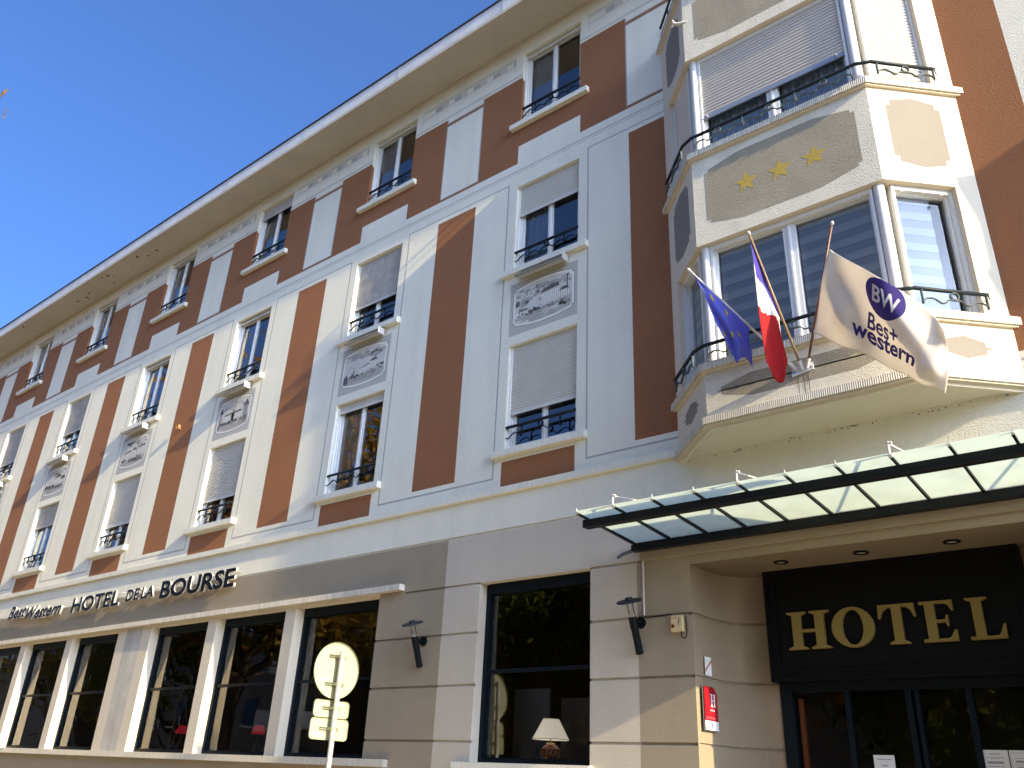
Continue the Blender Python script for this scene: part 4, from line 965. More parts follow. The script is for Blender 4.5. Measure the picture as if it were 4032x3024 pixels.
# ---------------------------------------------------------------- glass canopy
cp = thing('glass_canopy', 'long canopy of frosted glass panes on dark steel rafters over the entrance', 'canopy', (2.4, 0, 4.1))
ox, oy, oz = 2.4, 0, 4.1
def B(*a): return MB().box(a[0] - ox, a[1] - ox, a[2], a[3], a[4] - oz, a[5] - oz)
XE = 4.82
b = B(-.0, XE, -.145, -.0565, 4.078, 4.10); b.box(0 - ox, XE - ox, -.085, -.0565, 4.10 - oz, 4.185 - oz); b.box(0 - ox, XE - ox, -.145, -.13, 4.10 - oz, 4.15 - oz); b.build('back_beam', STEEL, cp)
b = MB(); pr = [(-1.075, 4.125), (-1.095, 4.118), (-1.105, 4.13), (-1.105, 4.205), (-1.0, 4.205), (-1.0, 4.125)]
n = len(pr); b.add([(x - ox, y, z - oz) for x in (-.02, XE + .02) for y, z in pr], [tuple(range(n)), tuple(range(n, 2 * n))[::-1]] + [(i, n + i, n + (i + 1) % n, (i + 1) % n) for i in range(n)])
b.build('front_beam', STEEL, cp)
n_r = 11; sp = .4595
for i in range(n_r):
    x = .012 + sp * i
    b = MB(); x0, x1 = x - .011 - ox, x + .011 - ox
    v = [(x0, -.085, 4.160), (x1, -.085, 4.160), (x1, -1.27, 4.225), (x0, -1.27, 4.225), (x0, -.085, 4.195), (x1, -.085, 4.195), (x1, -1.27, 4.245), (x0, -1.27, 4.245)]
    b.add([(a, c, d - oz) for a, c, d in v], [(3, 2, 1, 0), (4, 5, 6, 7), (0, 1, 5, 4), (1, 2, 6, 5), (2, 3, 7, 6), (3, 0, 4, 7)])
    b.box(x0 - .008, x1 + .008, -1.26, -.09, 4.222 - oz + .0, 4.223 - oz + .0) if False else None
    b.build('rafter', STEEL, cp)
    # clip or arm at the glass edge
    if i % 3 == 1:
        b = MB(); b.tube([(x - ox, -1.255, .125), (x - ox, -1.275, .17), (x - ox, -1.27, .235), (x - ox, -1.262, .262)], [.018, .012, .012, .018], 8); b.build('bracket', PALEST, cp)
        b = MB(); b.tube([(x - ox, -1.265, .25), (x - ox, 0.0, .47)], .0085, 8); b.tube([(x - ox + .0, -1.27, .25), (x - ox + .03, -1.27, .25)], .014, 8); b.build('tie_rod', PALEST, cp)
    else:
        b = MB(); b.add([(x - ox - .014, -1.272, .125), (x - ox + .014, -1.272, .125), (x - ox, -1.272, .19), (x - ox - .014, -1.25, .125), (x - ox + .014, -1.25, .125), (x - ox, -1.262, .19)], [(0, 1, 2), (3, 5, 4), (0, 2, 5, 3), (1, 4, 5, 2), (0, 3, 4, 1)]); b.build('clip', PALEST, cp)
    if i < n_r - 1:
        xa_, xb_ = x + .004 - ox, x + sp - .004 - ox
        b = MB(); v = [(xa_, -.075, 4.197), (xb_, -.075, 4.197), (xb_, -1.30, 4.248), (xa_, -1.30, 4.248)]
        b.add([(a, c, d - oz) for a, c, d in v] , [(0, 1, 2, 3)])
        b.build('glass_pane', FROST, cp)
b = MB(); b.tube([(.02 - ox, -.10, -.0), (-.09 - ox, -.18, -.055), (-.14 - ox, -.22, -.10)], [.022, .020, .018], 10); b.build('gutter_spout', mat('spout_grey', (.10, .11, .14), .5), cp)

# ---------------------------------------------------------------- lettering on the facade
lt = thing('facade_lettering', 'raised black letters Best Western HOTEL DE LA BOURSE standing off the wall', 'sign', (-12.5, -.1, 4.48))
def put_text(txt, x0, x1, zb, h, shear=0, offset=.0, sp=1.0):
    # each letter its own mesh, fitted to the measured span
    me = text_mesh(txt, 1.0, 0, 0, shear); a, c, d, e = bounds(me); sx = (x1 - x0) / (c - a); cap = bounds(text_mesh('H', 1.0))[3]; sz = h / cap
    for i, ch in enumerate(txt):
        if ch == ' ': continue
        pre = bounds(text_mesh(txt[:i] + '|', 1.0, 0, 0, 0))[1] if i else None
        base = bounds(text_mesh('|', 1.0))[1]
        adv = (pre - base) if i else 0
        m1 = text_mesh(ch, 1.0, .013, offset, shear)
        for v in m1.vertices:
            v.co = Vector((x0 + (v.co.x + adv - a) * sx + 12.5, 0.0 + (-v.co.z) * 1.75 + .0, zb + v.co.y * sz - 4.48))
        m1.materials.append(BLACKL); m1.materials.append(CREAMM)
        m1.update()
        for p in m1.polygons: p.material_index = 0 if abs(p.normal.y) > .7 else 1
        o = obj('letter', m1, lt); o.location = (0, -.0, 0)
        b = MB(); bx = [v.co.x for v in m1.vertices]; bz = [v.co.z for v in m1.vertices]
        for fx, fz in ((.15, .15), (.85, .85)):
            px, pz = min(bx) + (max(bx) - min(bx)) * fx, min(bz) + (max(bz) - min(bz)) * fz; b.tube([(px, .03, pz), (px, .10, pz)], .007, 6)
        b.build('stud', CREAMM, lt)
put_text('Best', -17.25, -16.35, 4.60, .27, .30, .024); put_text('Western', -16.28, -14.55, 4.52, .27, .30, .024)
put_text('HOTEL', -14.02, -12.02, 4.497, .295, 0, .024); put_text('DE', -11.72, -11.24, 4.54, .215, 0, .022); put_text('LA', -11.14, -10.70, 4.54, .215, 0, .022); put_text('BOURSE', -10.42, -8.04, 4.485, .305, 0, .03)

# ---------------------------------------------------------------- hook on the stripe
t = thing('wall_hook', 'small curled metal hook on the brown stripe below the fourth mural lamp', 'hook', (-11.36, 0, 8.22))
b = MB(); b.tube([(0, 0, 0), (0, -.05, 0)], .012, 8); b.ring((0, -.07, .03), .045, .011, 'y', 14); b.build('ring', mat('rusty_orange', (.45, .20, .07), .6), t)

# ---------------------------------------------------------------- flags
def cloth_fn(rows):
    R = len(rows); C_ = len(rows[0])
    def cr(p, t):
        n = len(p) - 1; x = min(max(t, 0), 1) * n; i = min(int(x), n - 1); f = x - i
        p0 = p[i - 1] if i else p[0] * 2 - p[1]; p1, p2 = p[i], p[i + 1]; p3 = p[i + 2] if i + 2 <= n else p[n] * 2 - p[n - 1]
        return .5 * ((2 * p1) + (-p0 + p2) * f + (2 * p0 - 5 * p1 + 4 * p2 - p3) * f * f + (-p0 + 3 * p1 - 3 * p2 + p3) * f ** 3)
    VR = [[Vector(q) for q in r] for r in rows]
    def fn(u, v): return cr([cr(r, u) for r in VR], v)
    return fn
def cloth_obj(fn, nu, nv, name, mats, parent, origin, matfn=None, fold=None):
    vs = []; fs = []; mi = []
    for j in range(nv + 1):
        for i in range(nu + 1):
            p = fn(i / nu, j / nv)
            if fold: p = p + fold(i / nu, j / nv)
            vs.append(tuple(p - Vector(origin)))
    for j in range(nv):
        for i in range(nu):
            fs.append((j * (nu + 1) + i, j * (nu + 1) + i + 1, (j + 1) * (nu + 1) + i + 1, (j + 1) * (nu + 1) + i)); mi.append(matfn((i + .5) / nu, (j + .5) / nv) if matfn else 0)
    b = MB(); b.v = vs; b.f = fs; b.mi = mi
    o = b.build(name, mats, parent, True); s = o.modifiers.new('thick', 'SOLIDIFY'); s.thickness = .002; s.offset = 0; return o
def decal(me, fn, fold, parent, origin, mt, name, u0, u1, v0, v1, sub=.03, lift=.004, rot=0):
    # me in unit box mapped to (u,v) area of the cloth
    a, c, d, e = bounds(me); bm = bmesh.new(); bm.from_mesh(me)
    for _ in range(3):
        L_ = [ed for ed in bm.edges if ed.calc_length() > (c - a) * .06]
        if not L_: break
        bmesh.ops.subdivide_edges(bm, edges=L_, cuts=1); bmesh.ops.triangulate(bm, faces=bm.faces)
    bm.to_mesh(me); bm.free()
    for vx in me.vertices:
        s, q = (vx.co.x - a) / (c - a), (vx.co.y - d) / (e - d); u = u0 + (u1 - u0) * s; v = v1 + (v0 - v1) * q
        p = fn(u, v) + (fold(u, v) if fold else Vector())
        eps = .01; du = fn(min(u + eps, 1), v) - fn(u - eps, v); dv = fn(u, v + eps) - fn(u, v - eps); n_ = du.cross(dv)
        n_ = n_.normalized() if n_.length else Vector((0, -1, 0))
        if n_.y > 0: n_ = -n_
        vx.co = p + n_ * lift - Vector(origin)
    return obj(name, me, parent, mt)
def flag_mat(n, c, tr=.4): return mat(n, c, .85, translucent=tr, var=.06, vscale=4)
# bracket
fb = thing('flag_bracket', 'white steel plate with three flagpole sockets on the bay front', 'bracket', (2.41, -.74, 5.50))
b = MB(); b.add([(-.115, -.012, -.065), (.115, -.012, -.030), (.115, -.012, .065), (-.115, -.012, .030)], []) ; b = MB()
v = [(-.112, -.055), (.112, -.022), (.112, .058), (-.112, .025)]; b.prismy(v, -.016, -.001); b.build('plate', mat('white_steel', (.66, .65, .62), .4), fb)
roots = [(2.352, 5.505), (2.413, 5.490), (2.458, 5.50)]
for (x, z), tip in zip(roots, ((1.561, -1.43, 6.647), (2.257, -1.43, 6.831), (3.065, -1.36, 6.649))):
    r0 = Vector((x, -.755, z)); d = (Vector(tip) - r0).normalized(); MB().tube([r0 - Vector((2.41, -.74, 5.50)), r0 + d * .10 - Vector((2.41, -.74, 5.50))], .021, 12).build('socket', PALEST, fb)
b = MB()
for x, z in ((-.09, -.015), (.085, .01)): b.tube([(x, -.016, z), (x, -.024, z)], .014, 8)
b.build('bolt', mat('bolt_zinc', (.35, .38, .45), .3, metal=.8), fb)
poles = mat('pole_white', (.68, .64, .58), .4); polew = mat('pole_wood', (.30, .19, .09), .5, var=.3, vscale=30); polew2 = mat('pole_dark_wood', (.13, .05, .03), .5)
def pole(par, origin, root, tip, mt, ferr=True):
    r0, t0 = Vector(root), Vector(tip); d = (t0 - r0).normalized(); o_ = Vector(origin)
    o = MB().tube([r0 + d * .03 - o_, t0 - o_], .0125, 10).build('pole', mt, par, True)
    MB().tube([t0 - o_ - d * .01, t0 - o_ + d * .012, t0 - o_ + d * .03], [.016, .02, .008], 10).build('finial', PALEST, par, True)
# european flag
O = (2.352, -.755, 5.505)
f1 = thing('flag', 'drooping blue flag with yellow stars, leftmost of the three flags', 'flag', O, 'flags over the entrance')
pole(f1, O, O, (1.561, -1.43, 6.647), poles)
BLUE = flag_mat('flag_blue', (.20, .22, .74), .5); STARY = mat('flag_star_yellow', (.75, .52, .06), .8, translucent=.3)
EU = [[(1.553, -1.4, 6.661), (1.685, -1.31, 6.474), (1.79, -1.22, 6.319), (1.898, -1.14, 6.158), (2.018, -1.05, 5.994)],
      [(1.617, -1.4, 6.529), (1.72, -1.3, 6.256), (1.861, -1.3, 6.022), (1.906, -1.12, 5.945), (2.015, -1.1, 5.829)],
      [(1.662, -1.38, 6.397), (1.756, -1.26, 6.039), (1.858, -1.22, 5.805), (1.984, -1.2, 5.704), (2.018, -1.06, 5.685)],
      [(1.697, -1.36, 6.262), (1.789, -1.24, 5.908), (1.913, -1.22, 5.531), (1.972, -1.12, 5.601), (2.034, -1.1, 5.465)]]
fn = cloth_fn(EU); fold = lambda u, v: Vector((0, .03 * math.sin(u * 14 + v * 2) * (.3 + v), 0))
cloth_obj(fn, 36, 28, 'cloth', BLUE, f1, O, None, fold)
def star_mesh(r=.5):
    b = MB(); pts = star(0, 0, r, 0, .45); b.add([(x, z, 0) for x, z in pts], [tuple(range(10))]); me = b.mesh('s', STARY); bm = bmesh.new(); bm.from_mesh(me); bmesh.ops.triangulate(bm, faces=bm.faces); bm.to_mesh(me); bm.free(); me.materials.clear(); return me
for u, v in ((.13, .30), (.33, .16), (.56, .18), (.40, .66), (.60, .52), (.78, .42)): decal(star_mesh(), fn, fold, f1, O, STARY, 'star', u - .05, u + .05, v - .07, v + .07, lift=.006)
# french flag
O = (2.413, -.755, 5.49)
f2 = thing('flag', 'drooping blue, white and red flag, middle one of the three flags', 'flag', O, 'flags over the entrance')
pole(f2, O, O, (2.257, -1.43, 6.831), polew)
FR = [[(2.247, -1.4, 6.835), (2.269, -1.3, 6.662), (2.29, -1.2, 6.461), (2.312, -1.1, 6.262), (2.338, -1.0, 6.049)],
      [(2.265, -1.42, 6.482), (2.262, -1.36, 6.334), (2.275, -1.2, 6.286), (2.306, -1.16, 6.12), (2.338, -1.02, 5.979)],
      [(2.262, -1.40, 5.852), (2.290, -1.3, 5.843), (2.332, -1.25, 5.89), (2.338, -1.12, 5.918), (2.352, -1.04, 5.775)],
      [(2.284, -1.38, 5.355), (2.300, -1.3, 5.256), (2.324, -1.2, 5.204), (2.358, -1.15, 5.245), (2.393, -1.05, 5.463)]]
fn2 = cloth_fn(FR); fold2 = lambda u, v: Vector((.012 * math.sin(u * 11) * v, .02 * math.sin(u * 9 + v * 3), 0))
cloth_obj(fn2, 36, 42, 'cloth', [flag_mat('flag_navy', (.11, .075, .42), .5), flag_mat('flag_white', (.74, .70, .66), .4), flag_mat('flag_red', (.50, .010, .012), .45)], f2, O, lambda u, v: 0 if v < .34 - .06 * u else (1 if v < .60 + .08 * u else 2), fold2)
# hotel chain flag
O = (2.458, -.755, 5.50)
f3 = thing('flag', 'beige billowing flag with purple BW emblem and Best Western wording, rightmost of the three flags', 'flag', O, 'flags over the entrance')
pole(f3, O, O, (3.065, -1.36, 6.649), polew2)
BWF = [[(2.993, -1.3, 6.419), (3.172, -1.36, 6.181), (3.4, -1.46, 5.87), (3.615, -1.42, 5.626), (3.776, -1.36, 5.39), (3.844, -1.4, 5.183)],
       [(2.883, -1.22, 6.209), (3.074, -1.22, 6.016), (3.325, -1.36, 5.654), (3.541, -1.44, 5.352), (3.738, -1.38, 5.121), (3.825, -1.3, 5.027)],
       [(2.759, -1.11, 5.974), (3.0, -1.2, 5.71), (3.23, -1.18, 5.48), (3.474, -1.3, 5.177), (3.686, -1.36, 4.91), (3.788, -1.26, 4.865)],
       [(2.635, -1.0, 5.74), (2.914, -1.08, 5.476), (3.172, -1.05, 5.263), (3.387, -1.16, 5.033), (3.576, -1.22, 4.837), (3.719, -1.18, 4.728)]]
fn3 = cloth_fn(BWF); fold3 = lambda u, v: Vector((0, .026 * math.sin(u * 13 - v * 6) * (1 - .6 * u) + .012 * math.sin(u * 30 + v * 9) * v, .010 * math.sin(u * 22) * v * v))
cloth_obj(fn3, 64, 48, 'cloth', flag_mat('flag_beige', (.86, .80, .71), .42), f3, O, None, fold3)
PURP = flag_mat('flag_purple', (.050, .030, .20), .3)
def blob_mesh(n=40):
    b = MB(); pts = []
    for i in range(n):
        a = 2 * math.pi * i / n; r = .5 * (1 + .06 * math.sin(2 * a + .6) + .05 * math.sin(3 * a)); pts.append((r * math.cos(a), r * math.sin(a), 0))
    b.add(pts + [(0, 0, 0)], [(i, (i + 1) % n, n) for i in range(n)]); me = b.mesh('e', PURP); me.materials.clear(); return me
decal(blob_mesh(), fn3, fold3, f3, O, PURP, 'emblem', .34, .61, -.01, .44, lift=.004)
CRM = flag_mat('flag_cream_print', (.86, .80, .71), .3)
decal(text_mesh('BW', 1, 0, .02), fn3, fold3, f3, O, CRM, 'lettering', .39, .57, .11, .30, lift=.008)
decal(text_mesh('Bes+', 1, 0, .02), fn3, fold3, f3, O, PURP, 'lettering', .365, .575, .45, .655, lift=.005)
decal(text_mesh('western', 1, 0, .028), fn3, fold3, f3, O, PURP, 'lettering', .265, .695, .64, .82, lift=.005)

# ---------------------------------------------------------------- road sign seen from behind
rs = thing('road_sign', 'back of a round road sign with two plates on a grey steel post', 'road sign', (-3.446, -1.325, 0))
galv = mat('galvanised_back', (.40, .395, .235), .5, metal=.1, var=.08, vscale=6)
b = MB(); b.tube([(0, 0, 0), (0, 0, 2.965)], .032, 16); o = b.build('post', mat('post_galvanised', (.50, .49, .43), .45, metal=.2, var=.15, vscale=9), rs); smooth_by_angle(o, 50)
MB().tube([(0, 0, 2.965), (0, 0, 2.98)], [.034, .028], 16).build('post_cap', galv, rs)
TW = Matrix.Translation((-.04, 0, 0)) @ Matrix.Rotation(R_(-4), 4, 'Z')
def disc(z, r):
    b = MB(); n = 48; vs = [(-.055, 0, z)]; prof = [(r * .965, -.055), (r * .985, -.052), (r, -.030), (r * .993, -.026), (r * .985, -.045)]
    for rr, x in prof:
        for k in range(n): a = 2 * math.pi * k / n; vs.append((x, rr * math.cos(a), z + rr * math.sin(a)))
    fs = [(0, 1 + k, 1 + (k + 1) % n) for k in range(n)]
    for j in range(len(prof) - 1):
        for k in range(n): fs.append((1 + j * n + k, 1 + (j + 1) * n + k, 1 + (j + 1) * n + (k + 1) % n, 1 + j * n + (k + 1) % n))
    b.add(vs, fs); b.xform(TW); b.build('disc', galv, rs)
disc(2.763, .334)
def plate(z0, z1, w_):
    cr = .05; pts = []
    for cx, cz, a0 in ((w_ / 2 - cr, z1 - cr, 0), (-w_ / 2 + cr, z1 - cr, 90), (-w_ / 2 + cr, z0 + cr, 180), (w_ / 2 - cr, z0 + cr, 270)):
        for q in range(5): a = R_(a0 + q * 22.5); pts.append((cx + cr * math.cos(a), cz + cr * math.sin(a)))
    n = len(pts); b = MB(); cz_ = (z0 + z1) / 2
    ins = [(y * .955, cz_ + (z - cz_) * .93) for y, z in pts]
    b.add([(-.055, y, z) for y, z in ins], [tuple(range(n))]); b.add([(-.055, y, z) for y, z in ins] + [(-.035, y, z) for y, z in pts] + [(-.058, y, z) for y, z in pts], [(i, (i + 1) % n, n + (i + 1) % n, n + i) for i in range(n)] + [(n + i, n + (i + 1) % n, 2 * n + (i + 1) % n, 2 * n + i) for i in range(n)])
    b.xform(TW); return b.build('plate', galv, rs)
plate(2.218, 2.416, .515); plate(1.969, 2.212, .55)
for z, w_ in ((2.925, .25), (2.60, .27), (2.325, .25), (2.095, .27)):
    b = MB()
    for dz in (-.012, .012): b.box(-.052, -.030, -w_ / 2, w_ / 2, z + dz - .004, z + dz + .004)
    b.xform(TW); b.build('mounting_rail', mat('rail_dark', (.16, .16, .12), .5, metal=.4), rs)
    b = MB(); b.tube([(0, 0, z - .018), (0, 0, z + .018)], .037, 16); b.box(-.085, -.02, -.03, .03, z - .015, z + .015); b.build('clamp', galv, rs)
for (y, z, w_, h_) in ((-.14, 2.64, .11, .022), (.12, 2.375, .11, .018), (-.13, 2.02, .13, .022)):
    b = MB(); b.quad((-.0535, y - w_ / 2, z), (-.0535, y + w_ / 2, z), (-.0535, y + w_ / 2, z + h_), (-.0535, y - w_ / 2, z + h_)); b.xform(TW); b.build('maker_label', mat('faded_label', (.55, .60, .70), .6), rs)

# ---------------------------------------------------------------- lamps in the windows
tl_ = thing('table_lamp', 'white cone shade table lamp with dark red patterned base inside the big window', 'table lamp', (-1.53, .45, 1.885))
b = MB(); b.lathe([(.0, 0), (.085, .0), (.115, .03), (.125, .075), (.110, .12), (.07, .15), (.05, .155)], (0, 0, 0), 28); b.build('base', mat('red_ceramic', (.14, .008, .008), .2), tl_, True)
b = MB()
for z in (.048, .108): b.lathe([(.1262 if z < .1 else .1185, z - .003), (.1262 if z < .1 else .1175, z + .003)], (0, 0, 0), 28)
for i in range(14):
    a = 2 * math.pi * i / 14; r = .127
    b.add([((r) * math.cos(a - .10), r * math.sin(a - .10), .058), (r * math.cos(a + .10), r * math.sin(a + .10), .058), ((r - .003) * math.cos(a + .14), (r - .003) * math.sin(a + .14), .096), ((r - .001) * math.cos(a), (r - .001) * math.sin(a), .080), ((r - .003) * math.cos(a - .05), (r - .003) * math.sin(a - .05), .096)], [(0, 1, 2, 3, 4)])
b.build('base_pattern', mat('pattern_cream', (.34, .20, .13), .4), tl_)
b = MB(); b.lathe([(.055, .15), (.055, .175), (.03, .18)], (0, 0, 0), 20); b.tube([(0, 0, .17), (0, 0, .27)], .009, 8); b.build('neck', mat('pale_wood', (.50, .36, .16), .5), tl_, True)
b = MB(); b.lathe([(.225, .215), (.098, .445)], (0, 0, 0), 40); o = b.build('shade', mat('white_shade', (.85, .83, .77), .9, emit=(1.0, .90, .72, .16)), tl_, True)
b = MB(); b.lathe([(.226, .212), (.226, .219)], (0, 0, 0), 40); b.lathe([(.099, .442), (.099, .449)], (0, 0, 0), 40); b.build('shade_trim', mat('white_trim', (.66, .64, .58), .8), tl_)
MB().box(-3.9, -.5, .30, .80, 1.80, 1.878).build('inner_sill', mat('white_bounce_sill', (.75, .74, .70), .6), hotel)  # white sill added to bounce light up onto the table lamp
MB().box(-19, -4.4, .30, .80, 1.75, 1.82).build('inner_sill', DARKIN, hotel)
redsh = mat('red_fabric_shade', (.42, .015, .03), .85, emit=(1.0, .04, .07, .045))
for i, x in enumerate((-7.37, -9.62, -12.55, -14.80)):
    t = thing('table_lamp', ['small red shade lamp in the window next left of the one behind the road sign', 'small red shade lamp behind the window with the lattice', 'small red shade lamp in the window just left of the worn pier', 'leftmost small red shade lamp, in the second window left of the pier'][i], 'table lamp', (x, .42, 1.82), 'red shade lamps in the ground floor windows')
    b = MB(); b.lathe([(.115, .32), (.070, .45)], (0, 0, 0), 24); b.build('shade', redsh, t, True)
    b = MB(); b.lathe([(.0, 0), (.05, .0), (.06, .05), (.045, .16), (.015, .22), (.012, .40)], (0, 0, 0), 16); b.build('base', mat('green_glaze', (.06, .08, .03), .3), t, True)
# lattice screen and boards indoors
b = MB()
for i in range(-3, 6):
    for s in (-1, 1):
        x = i * .24; p = [(x, 0), (x + s * .62, 1.15)]
        q0 = [max(min(v[0], 1.1), 0) for v in p]
        pts = []
        for tt in range(0, 21):
            xx = p[0][0] + (p[1][0] - p[0][0]) * tt / 20; zz = p[1][1] * tt / 20
            if 0 <= xx <= .95: pts.append((xx, 0, zz))
        if len(pts) > 1: b.tube([pts[0], pts[-1]], .009, 4)
b.box(-.02, 0, -.01, .01, 0, 1.17); b.box(.95, .97, -.01, .01, 0, 1.17); b.box(-.02, .97, -.01, .01, 1.15, 1.17)
lo = b.build('lattice_screen', mat('lattice_brown', (.22, .16, .10), .7)); lo.location = (-10.3, .62, 1.82); tag(lo, 'brown diamond lattice screen standing behind a ground floor window', 'screen')
lo = MB().box(-.30, .30, 0, .04, 0, .95).build('display_board', mat('board_blue', (.20, .24, .32), .6)); lo.location = (-2.42, 1.2, 1.83); tag(lo, 'blue grey upright board behind the table lamp in the big window', 'board')
lo = MB().box(-.30, .35, 0, .04, 0, .82).build('display_board', mat('board_dark', (.09, .085, .09), .6)); lo.location = (-1.62, 1.2, 1.83); tag(lo, 'dark grey board right of the blue one in the big window', 'board')

# ---------------------------------------------------------------- trees across the street, seen in the glass, and the near branch
bark = mat('tree_bark', (.11, .085, .06), .95, var=.35, vscale=5, bump=.8, bscale=18, bdist=.03)
def leafmat(name, cols, scale=.9):
    m = bpy.data.materials.new(name); t = nodes(m); N = t.nodes; L = t.links
    out = N.new('ShaderNodeOutputMaterial'); geo = N.new('ShaderNodeNewGeometry'); n = N.new('ShaderNodeTexNoise'); n.inputs['Scale'].default_value = scale; n.inputs['Detail'].default_value = 8; n.inputs['Roughness'].default_value = .8
    L.new(geo.outputs['Position'], n.inputs['Vector']); r = N.new('ShaderNodeValToRGB'); L.new(n.outputs[0], r.inputs[0])
    els = r.color_ramp.elements; els[0].position = .35; els[0].color = (*cols[0], 1); els[1].position = .65; els[1].color = (*cols[-1], 1)
    for i, c in enumerate(cols[1:-1]): e = els.new(.35 + .3 * (i + 1) / (len(cols) - 1)); e.color = (*c, 1)
    d = N.new('ShaderNodeBsdfDiffuse'); tr = N.new('ShaderNodeBsdfTranslucent'); L.new(r.outputs[0], d.inputs[0]); L.new(r.outputs[0], tr.inputs[0])
    mx = N.new('ShaderNodeMixShader'); mx.inputs[0].default_value = .4; L.new(d.outputs[0], mx.inputs[1]); L.new(tr.outputs[0], mx.inputs[2]); L.new(mx.outputs[0], out.inputs[0]); MATS[name] = m; return m
LM = [leafmat('leaves_autumn', [(.10, .13, .025), (.34, .22, .03), (.50, .24, .03)]), leafmat('leaves_green', [(.06, .11, .02), (.13, .17, .03), (.36, .30, .04)]), leafmat('leaves_rust', [(.17, .11, .02), (.42, .16, .025), (.52, .32, .05)])]
def leaf_quads(b, p, s, rnd):
    a = Vector((rnd.gauss(0, 1), rnd.gauss(0, 1), rnd.gauss(0, 1))).normalized(); c = a.orthogonal().normalized(); d = a.cross(c)
    th = rnd.uniform(0, 6.28); e = c * math.cos(th) + d * math.sin(th); f = a.cross(e)
    b.add([p - e * s, p + f * s * .55, p + e * s, p - f * s * .55], [(0, 1, 2, 3)])
def tree(x, y, h, r, lm, label, n=7000, seed=1):
    n = int(n * 1.1)
    rnd = random.Random(seed); t = thing('autumn_tree', label, 'tree', (x, y, 0), 'street trees across the road')
    b = MB(); tr_ = h * .022 + .08; top = Vector((rnd.uniform(-.3, .3), rnd.uniform(-.3, .3), h * .75))
    b.tube(bez([(0, 0, -.12), (.05, .03, h * .25), (top.x * .6, top.y * .6, h * .5), top], 4), [tr_ * (1 - .75 * i / 12) for i in range(13)], 10)
    tips = []
    for i in range(13):
        z0 = h * rnd.uniform(.16, .68); a = rnd.uniform(0, 6.28); q = rnd.uniform(.55, .95)
        e = Vector((math.cos(a) * r * q, math.sin(a) * r * q, z0 + h * rnd.uniform(.08, .25)))
        mpt = Vector((e.x * .45, e.y * .45, z0 + h * .04)); pts = bez([(0, 0, z0 - h * .05), mpt, e], 4)
        b.tube(pts, [tr_ * .42 * (1 - .85 * j / (len(pts) - 1)) for j in range(len(pts))], 6); tips += [e, mpt.lerp(e, .6)]
        for _ in range(2):
            e2 = e + Vector((rnd.gauss(0, r * .25), rnd.gauss(0, r * .25), rnd.uniform(0, h * .1))); b.tube([mpt.lerp(e, .5), e2], [tr_ * .12, tr_ * .03], 5); tips.append(e2)
    tips += [Vector((top.x, top.y, h * .86)), Vector((top.x, top.y, h * .74))]
    b.build('trunk', bark, t)
    b = MB(); cl = []
    for tp in tips:
        for _ in range(3): cl.append((tp + Vector((rnd.gauss(0, r * .16), rnd.gauss(0, r * .16), rnd.gauss(0, h * .035))), r * rnd.uniform(.14, .30)))
    for i in range(n):
        c, rr = cl[rnd.randrange(len(cl))]; v = Vector((rnd.gauss(0, 1), rnd.gauss(0, 1), rnd.gauss(0, .8))) * rr * .62
        leaf_quads(b, c + v, rnd.uniform(.10, .18), rnd)
    o = b.build('crown', lm, t)
tree(-9.5, -12.2, 10.0, 3.6, LM[1], 'bushy green and yellow street tree across the road, mirrored in the big window', 8000, 3)
tree(-21.0, -14.0, 16.5, 4.6, LM[0], 'tall green and gold street tree mirrored in the first floor window panes', 11000, 5)
tree(-27.5, -12.5, 20.5, 5.2, LM[2], 'tallest rust coloured street tree, mirrored in a second floor window', 11000, 8)
tree(-1.5, -12.5, 9.0, 3.4, LM[1], 'small green street tree mirrored in the entrance doors', 7000, 11)
tree(-39, -12.5, 15, 4.4, LM[0], 'far green and gold street tree at the end of the row', 7000, 13)
tree(-5.5, -13.5, 9.5, 3.8, LM[2], 'rust and gold street tree standing between two green ones across the road', 8000, 21)
tree(-13.5, -14.2, 10.5, 4.0, LM[0], 'low spreading gold street tree behind the first row across the road', 8000, 23)
tree(-22.5, -14.5, 12, 4.4, LM[1], 'dense green street tree behind the tall golden one', 9000, 25)
tree(2.5, -13.5, 8.5, 3.6, LM[1], 'rounded green street tree opposite the entrance doors', 8000, 27)
tree(-33.5, -14.5, 13, 4.4, LM[1], 'dense green street tree near the far end of the row', 8000, 29)
# near tree at the left of the camera whose leaves reach into the frame
nt_ = thing('near_tree', 'tree at the left whose yellow leaf tips enter the left edge of the frame', 'tree', (-3.2, -8.3, 0))
b = MB(); b.tube(bez([(0, 0, -.12), (.1, .05, 2.2), (.05, .0, 4.2), (-.3, -.5, 5.4)], 5), [.17 - .007 * i for i in range(16)], 10)
b.tube(bez([(.1, .1, 3.9), (1.0, .5, 4.7), (1.7, .80, 5.35), (2.28, .86, 5.66)], 5), [.06 - .0035 * i for i in range(16)], 7)
for q in range(8):
    a = q * .9; b.tube(bez([(.1, .1, 4 + q * .28), (-.5 * abs(math.cos(a)) - .3, -.9 * abs(math.sin(a)) - .2, 4.7 + q * .08), (-1.2 * abs(math.cos(a)) - .3, -1.8 * abs(math.sin(a)) - .6, 5.1 + q * .10)], 4), [.05 - .005 * i for i in range(9)], 6)
b.build('trunk', bark, nt_)
YEL = mat('yellow_leaf', (.55, .36, .04), .7, translucent=.5, var=.35, vscale=40); YB = mat('brown_leaf', (.33, .17, .03), .7, translucent=.4, var=.4, vscale=40)
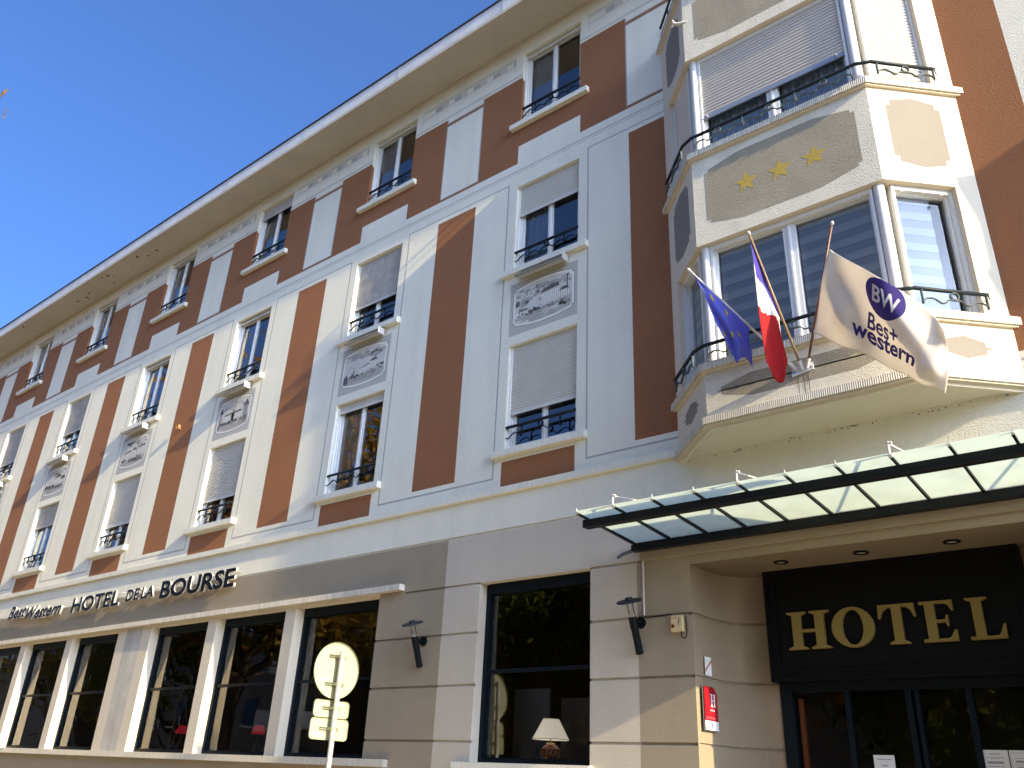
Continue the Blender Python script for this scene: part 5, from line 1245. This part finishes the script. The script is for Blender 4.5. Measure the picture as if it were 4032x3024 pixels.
def maple(size, seed):
    rnd = random.Random(seed); pts = []
    for i in range(14):
        a = math.pi * 2 * i / 14; rr = size * (1 if i % 2 == 0 else .45) * rnd.uniform(.8, 1.1); pts.append((rr * math.sin(a), rr * math.cos(a), .08 * size * math.sin(3 * a)))
    b = MB(); b.add(pts + [(0, 0, 0)], [(i, (i + 1) % 14, 14) for i in range(14)]); return b
def put_leaf(p, size, seed, mt, rot):
    b = maple(size, seed); M = Matrix.Translation(Vector(p) - Vector((-3.2, -8.3, 0))) @ Matrix.Rotation(rot[0], 4, 'X') @ Matrix.Rotation(rot[1], 4, 'Y') @ Matrix.Rotation(rot[2], 4, 'Z'); b.xform(M); b.build('leaf', mt, nt_)
put_leaf((-.625, -7.305, 5.725), .07, 1, YB, (1.3, .3, .7)); put_leaf((-.665, -7.24, 5.630), .06, 2, YEL, (1.5, -.2, 2.0)); put_leaf((-.90, -7.46, 5.70), .07, 3, YEL, (.9, .2, .2))
for i in range(12):
    r_ = random.Random(i + 40); put_leaf((-1.9 - r_.random() * 1.2, -8.4 - r_.random() * .9, 5.3 + r_.random() * .9), .09, i + 9, YEL if i % 2 else YB, (r_.random() * 3, r_.random() * 3, r_.random() * 3))
b = MB(); rnd = random.Random(77)
for i in range(3500):
    v = Vector((rnd.gauss(-1.9, .8), rnd.gauss(-2.2, .8), rnd.gauss(5.3, .7)))
    if v.x > -.5 or v.y > -.9: continue
    leaf_quads(b, v, rnd.uniform(.05, .10), rnd)
b.build('crown', LM[0], nt_)

# ---------------------------------------------------------------- building across the street (mirrored in the left windows)
ob = thing('apartment_block', 'beige apartment block with rows of windows across the street, mirrored in the far left panes', 'building', (-45, -27, 0))
b = MB(); b.box(-95, 75, -12, 0, 0, 10); b.build('wall', mat('block_render', (.20, .165, .12), .9, var=.1), ob)
MB().box(-95.6, 75.6, -12.6, .7, 10.0, 10.3).build('roof', mat('block_roof', (.25, .22, .2), .9), ob)
wm = MB().box(-.6, .6, 0, .06, 0, 1.6).mesh('window', mat('block_window', (.04, .05, .06), .15)); bm_ = MB().box(-.75, .75, .0, .12, -.12, 0).mesh('sill', SILL)
for fz in range(3):
    for i in range(17):
        o = obj('window', wm, ob, loc=(-26 + i * 3.1, .0, 1.3 + fz * 3.1)); obj('sill', bm_, o)
for fz in range(1, 3):
    for i in range(6): MB().box(-26.8 + i * 9.3, -22.2 + i * 9.3, .002, 1.2, .95 + fz * 3.1, 1.95 + fz * 3.1).build('balcony', mat('balcony_render', (.60, .58, .52), .8), ob)

# ---------------------------------------------------------------- unseen house added on the right, its balcony shaped to shade the bay
nb = thing('occluder_house', 'unseen house added beyond the right edge, its stepped balcony shading the bay', 'building', (14, 0, 0))
b = MB(); b.box(-5.78, 12, .002, 11, 0, 13.2); b.build('wall', mat('occluder_render', (.45, .38, .30), .9, var=.1), nb)
MB().box(-5.7, 12.5, -.3, 11.2, 13.2, 13.5).build('roof', DARKM, nb)
nwin = MB().box(-.5, .5, -.02, .0, 0, 1.5).mesh('window', mat('block_window', (.04, .05, .06), .15))
for fz in range(4):
    for i in range(4): obj('window', nwin, nb, loc=(-3.5 + i * 4, 0, 1.2 + fz * 3.0))
b = MB(); b.box(-3.3, 3.4, -.65, .0, 9.05, 10.05); b.box(-3.4, 3.47, -.75, .0, 10.05, 10.20); b.box(-3.34, 3.44, -.69, .0, 8.98, 9.05); b.build('balcony', mat('occluder_trim', (.6, .56, .5), .85), nb)  # added balcony, sized so its shadow edge lands on the bay
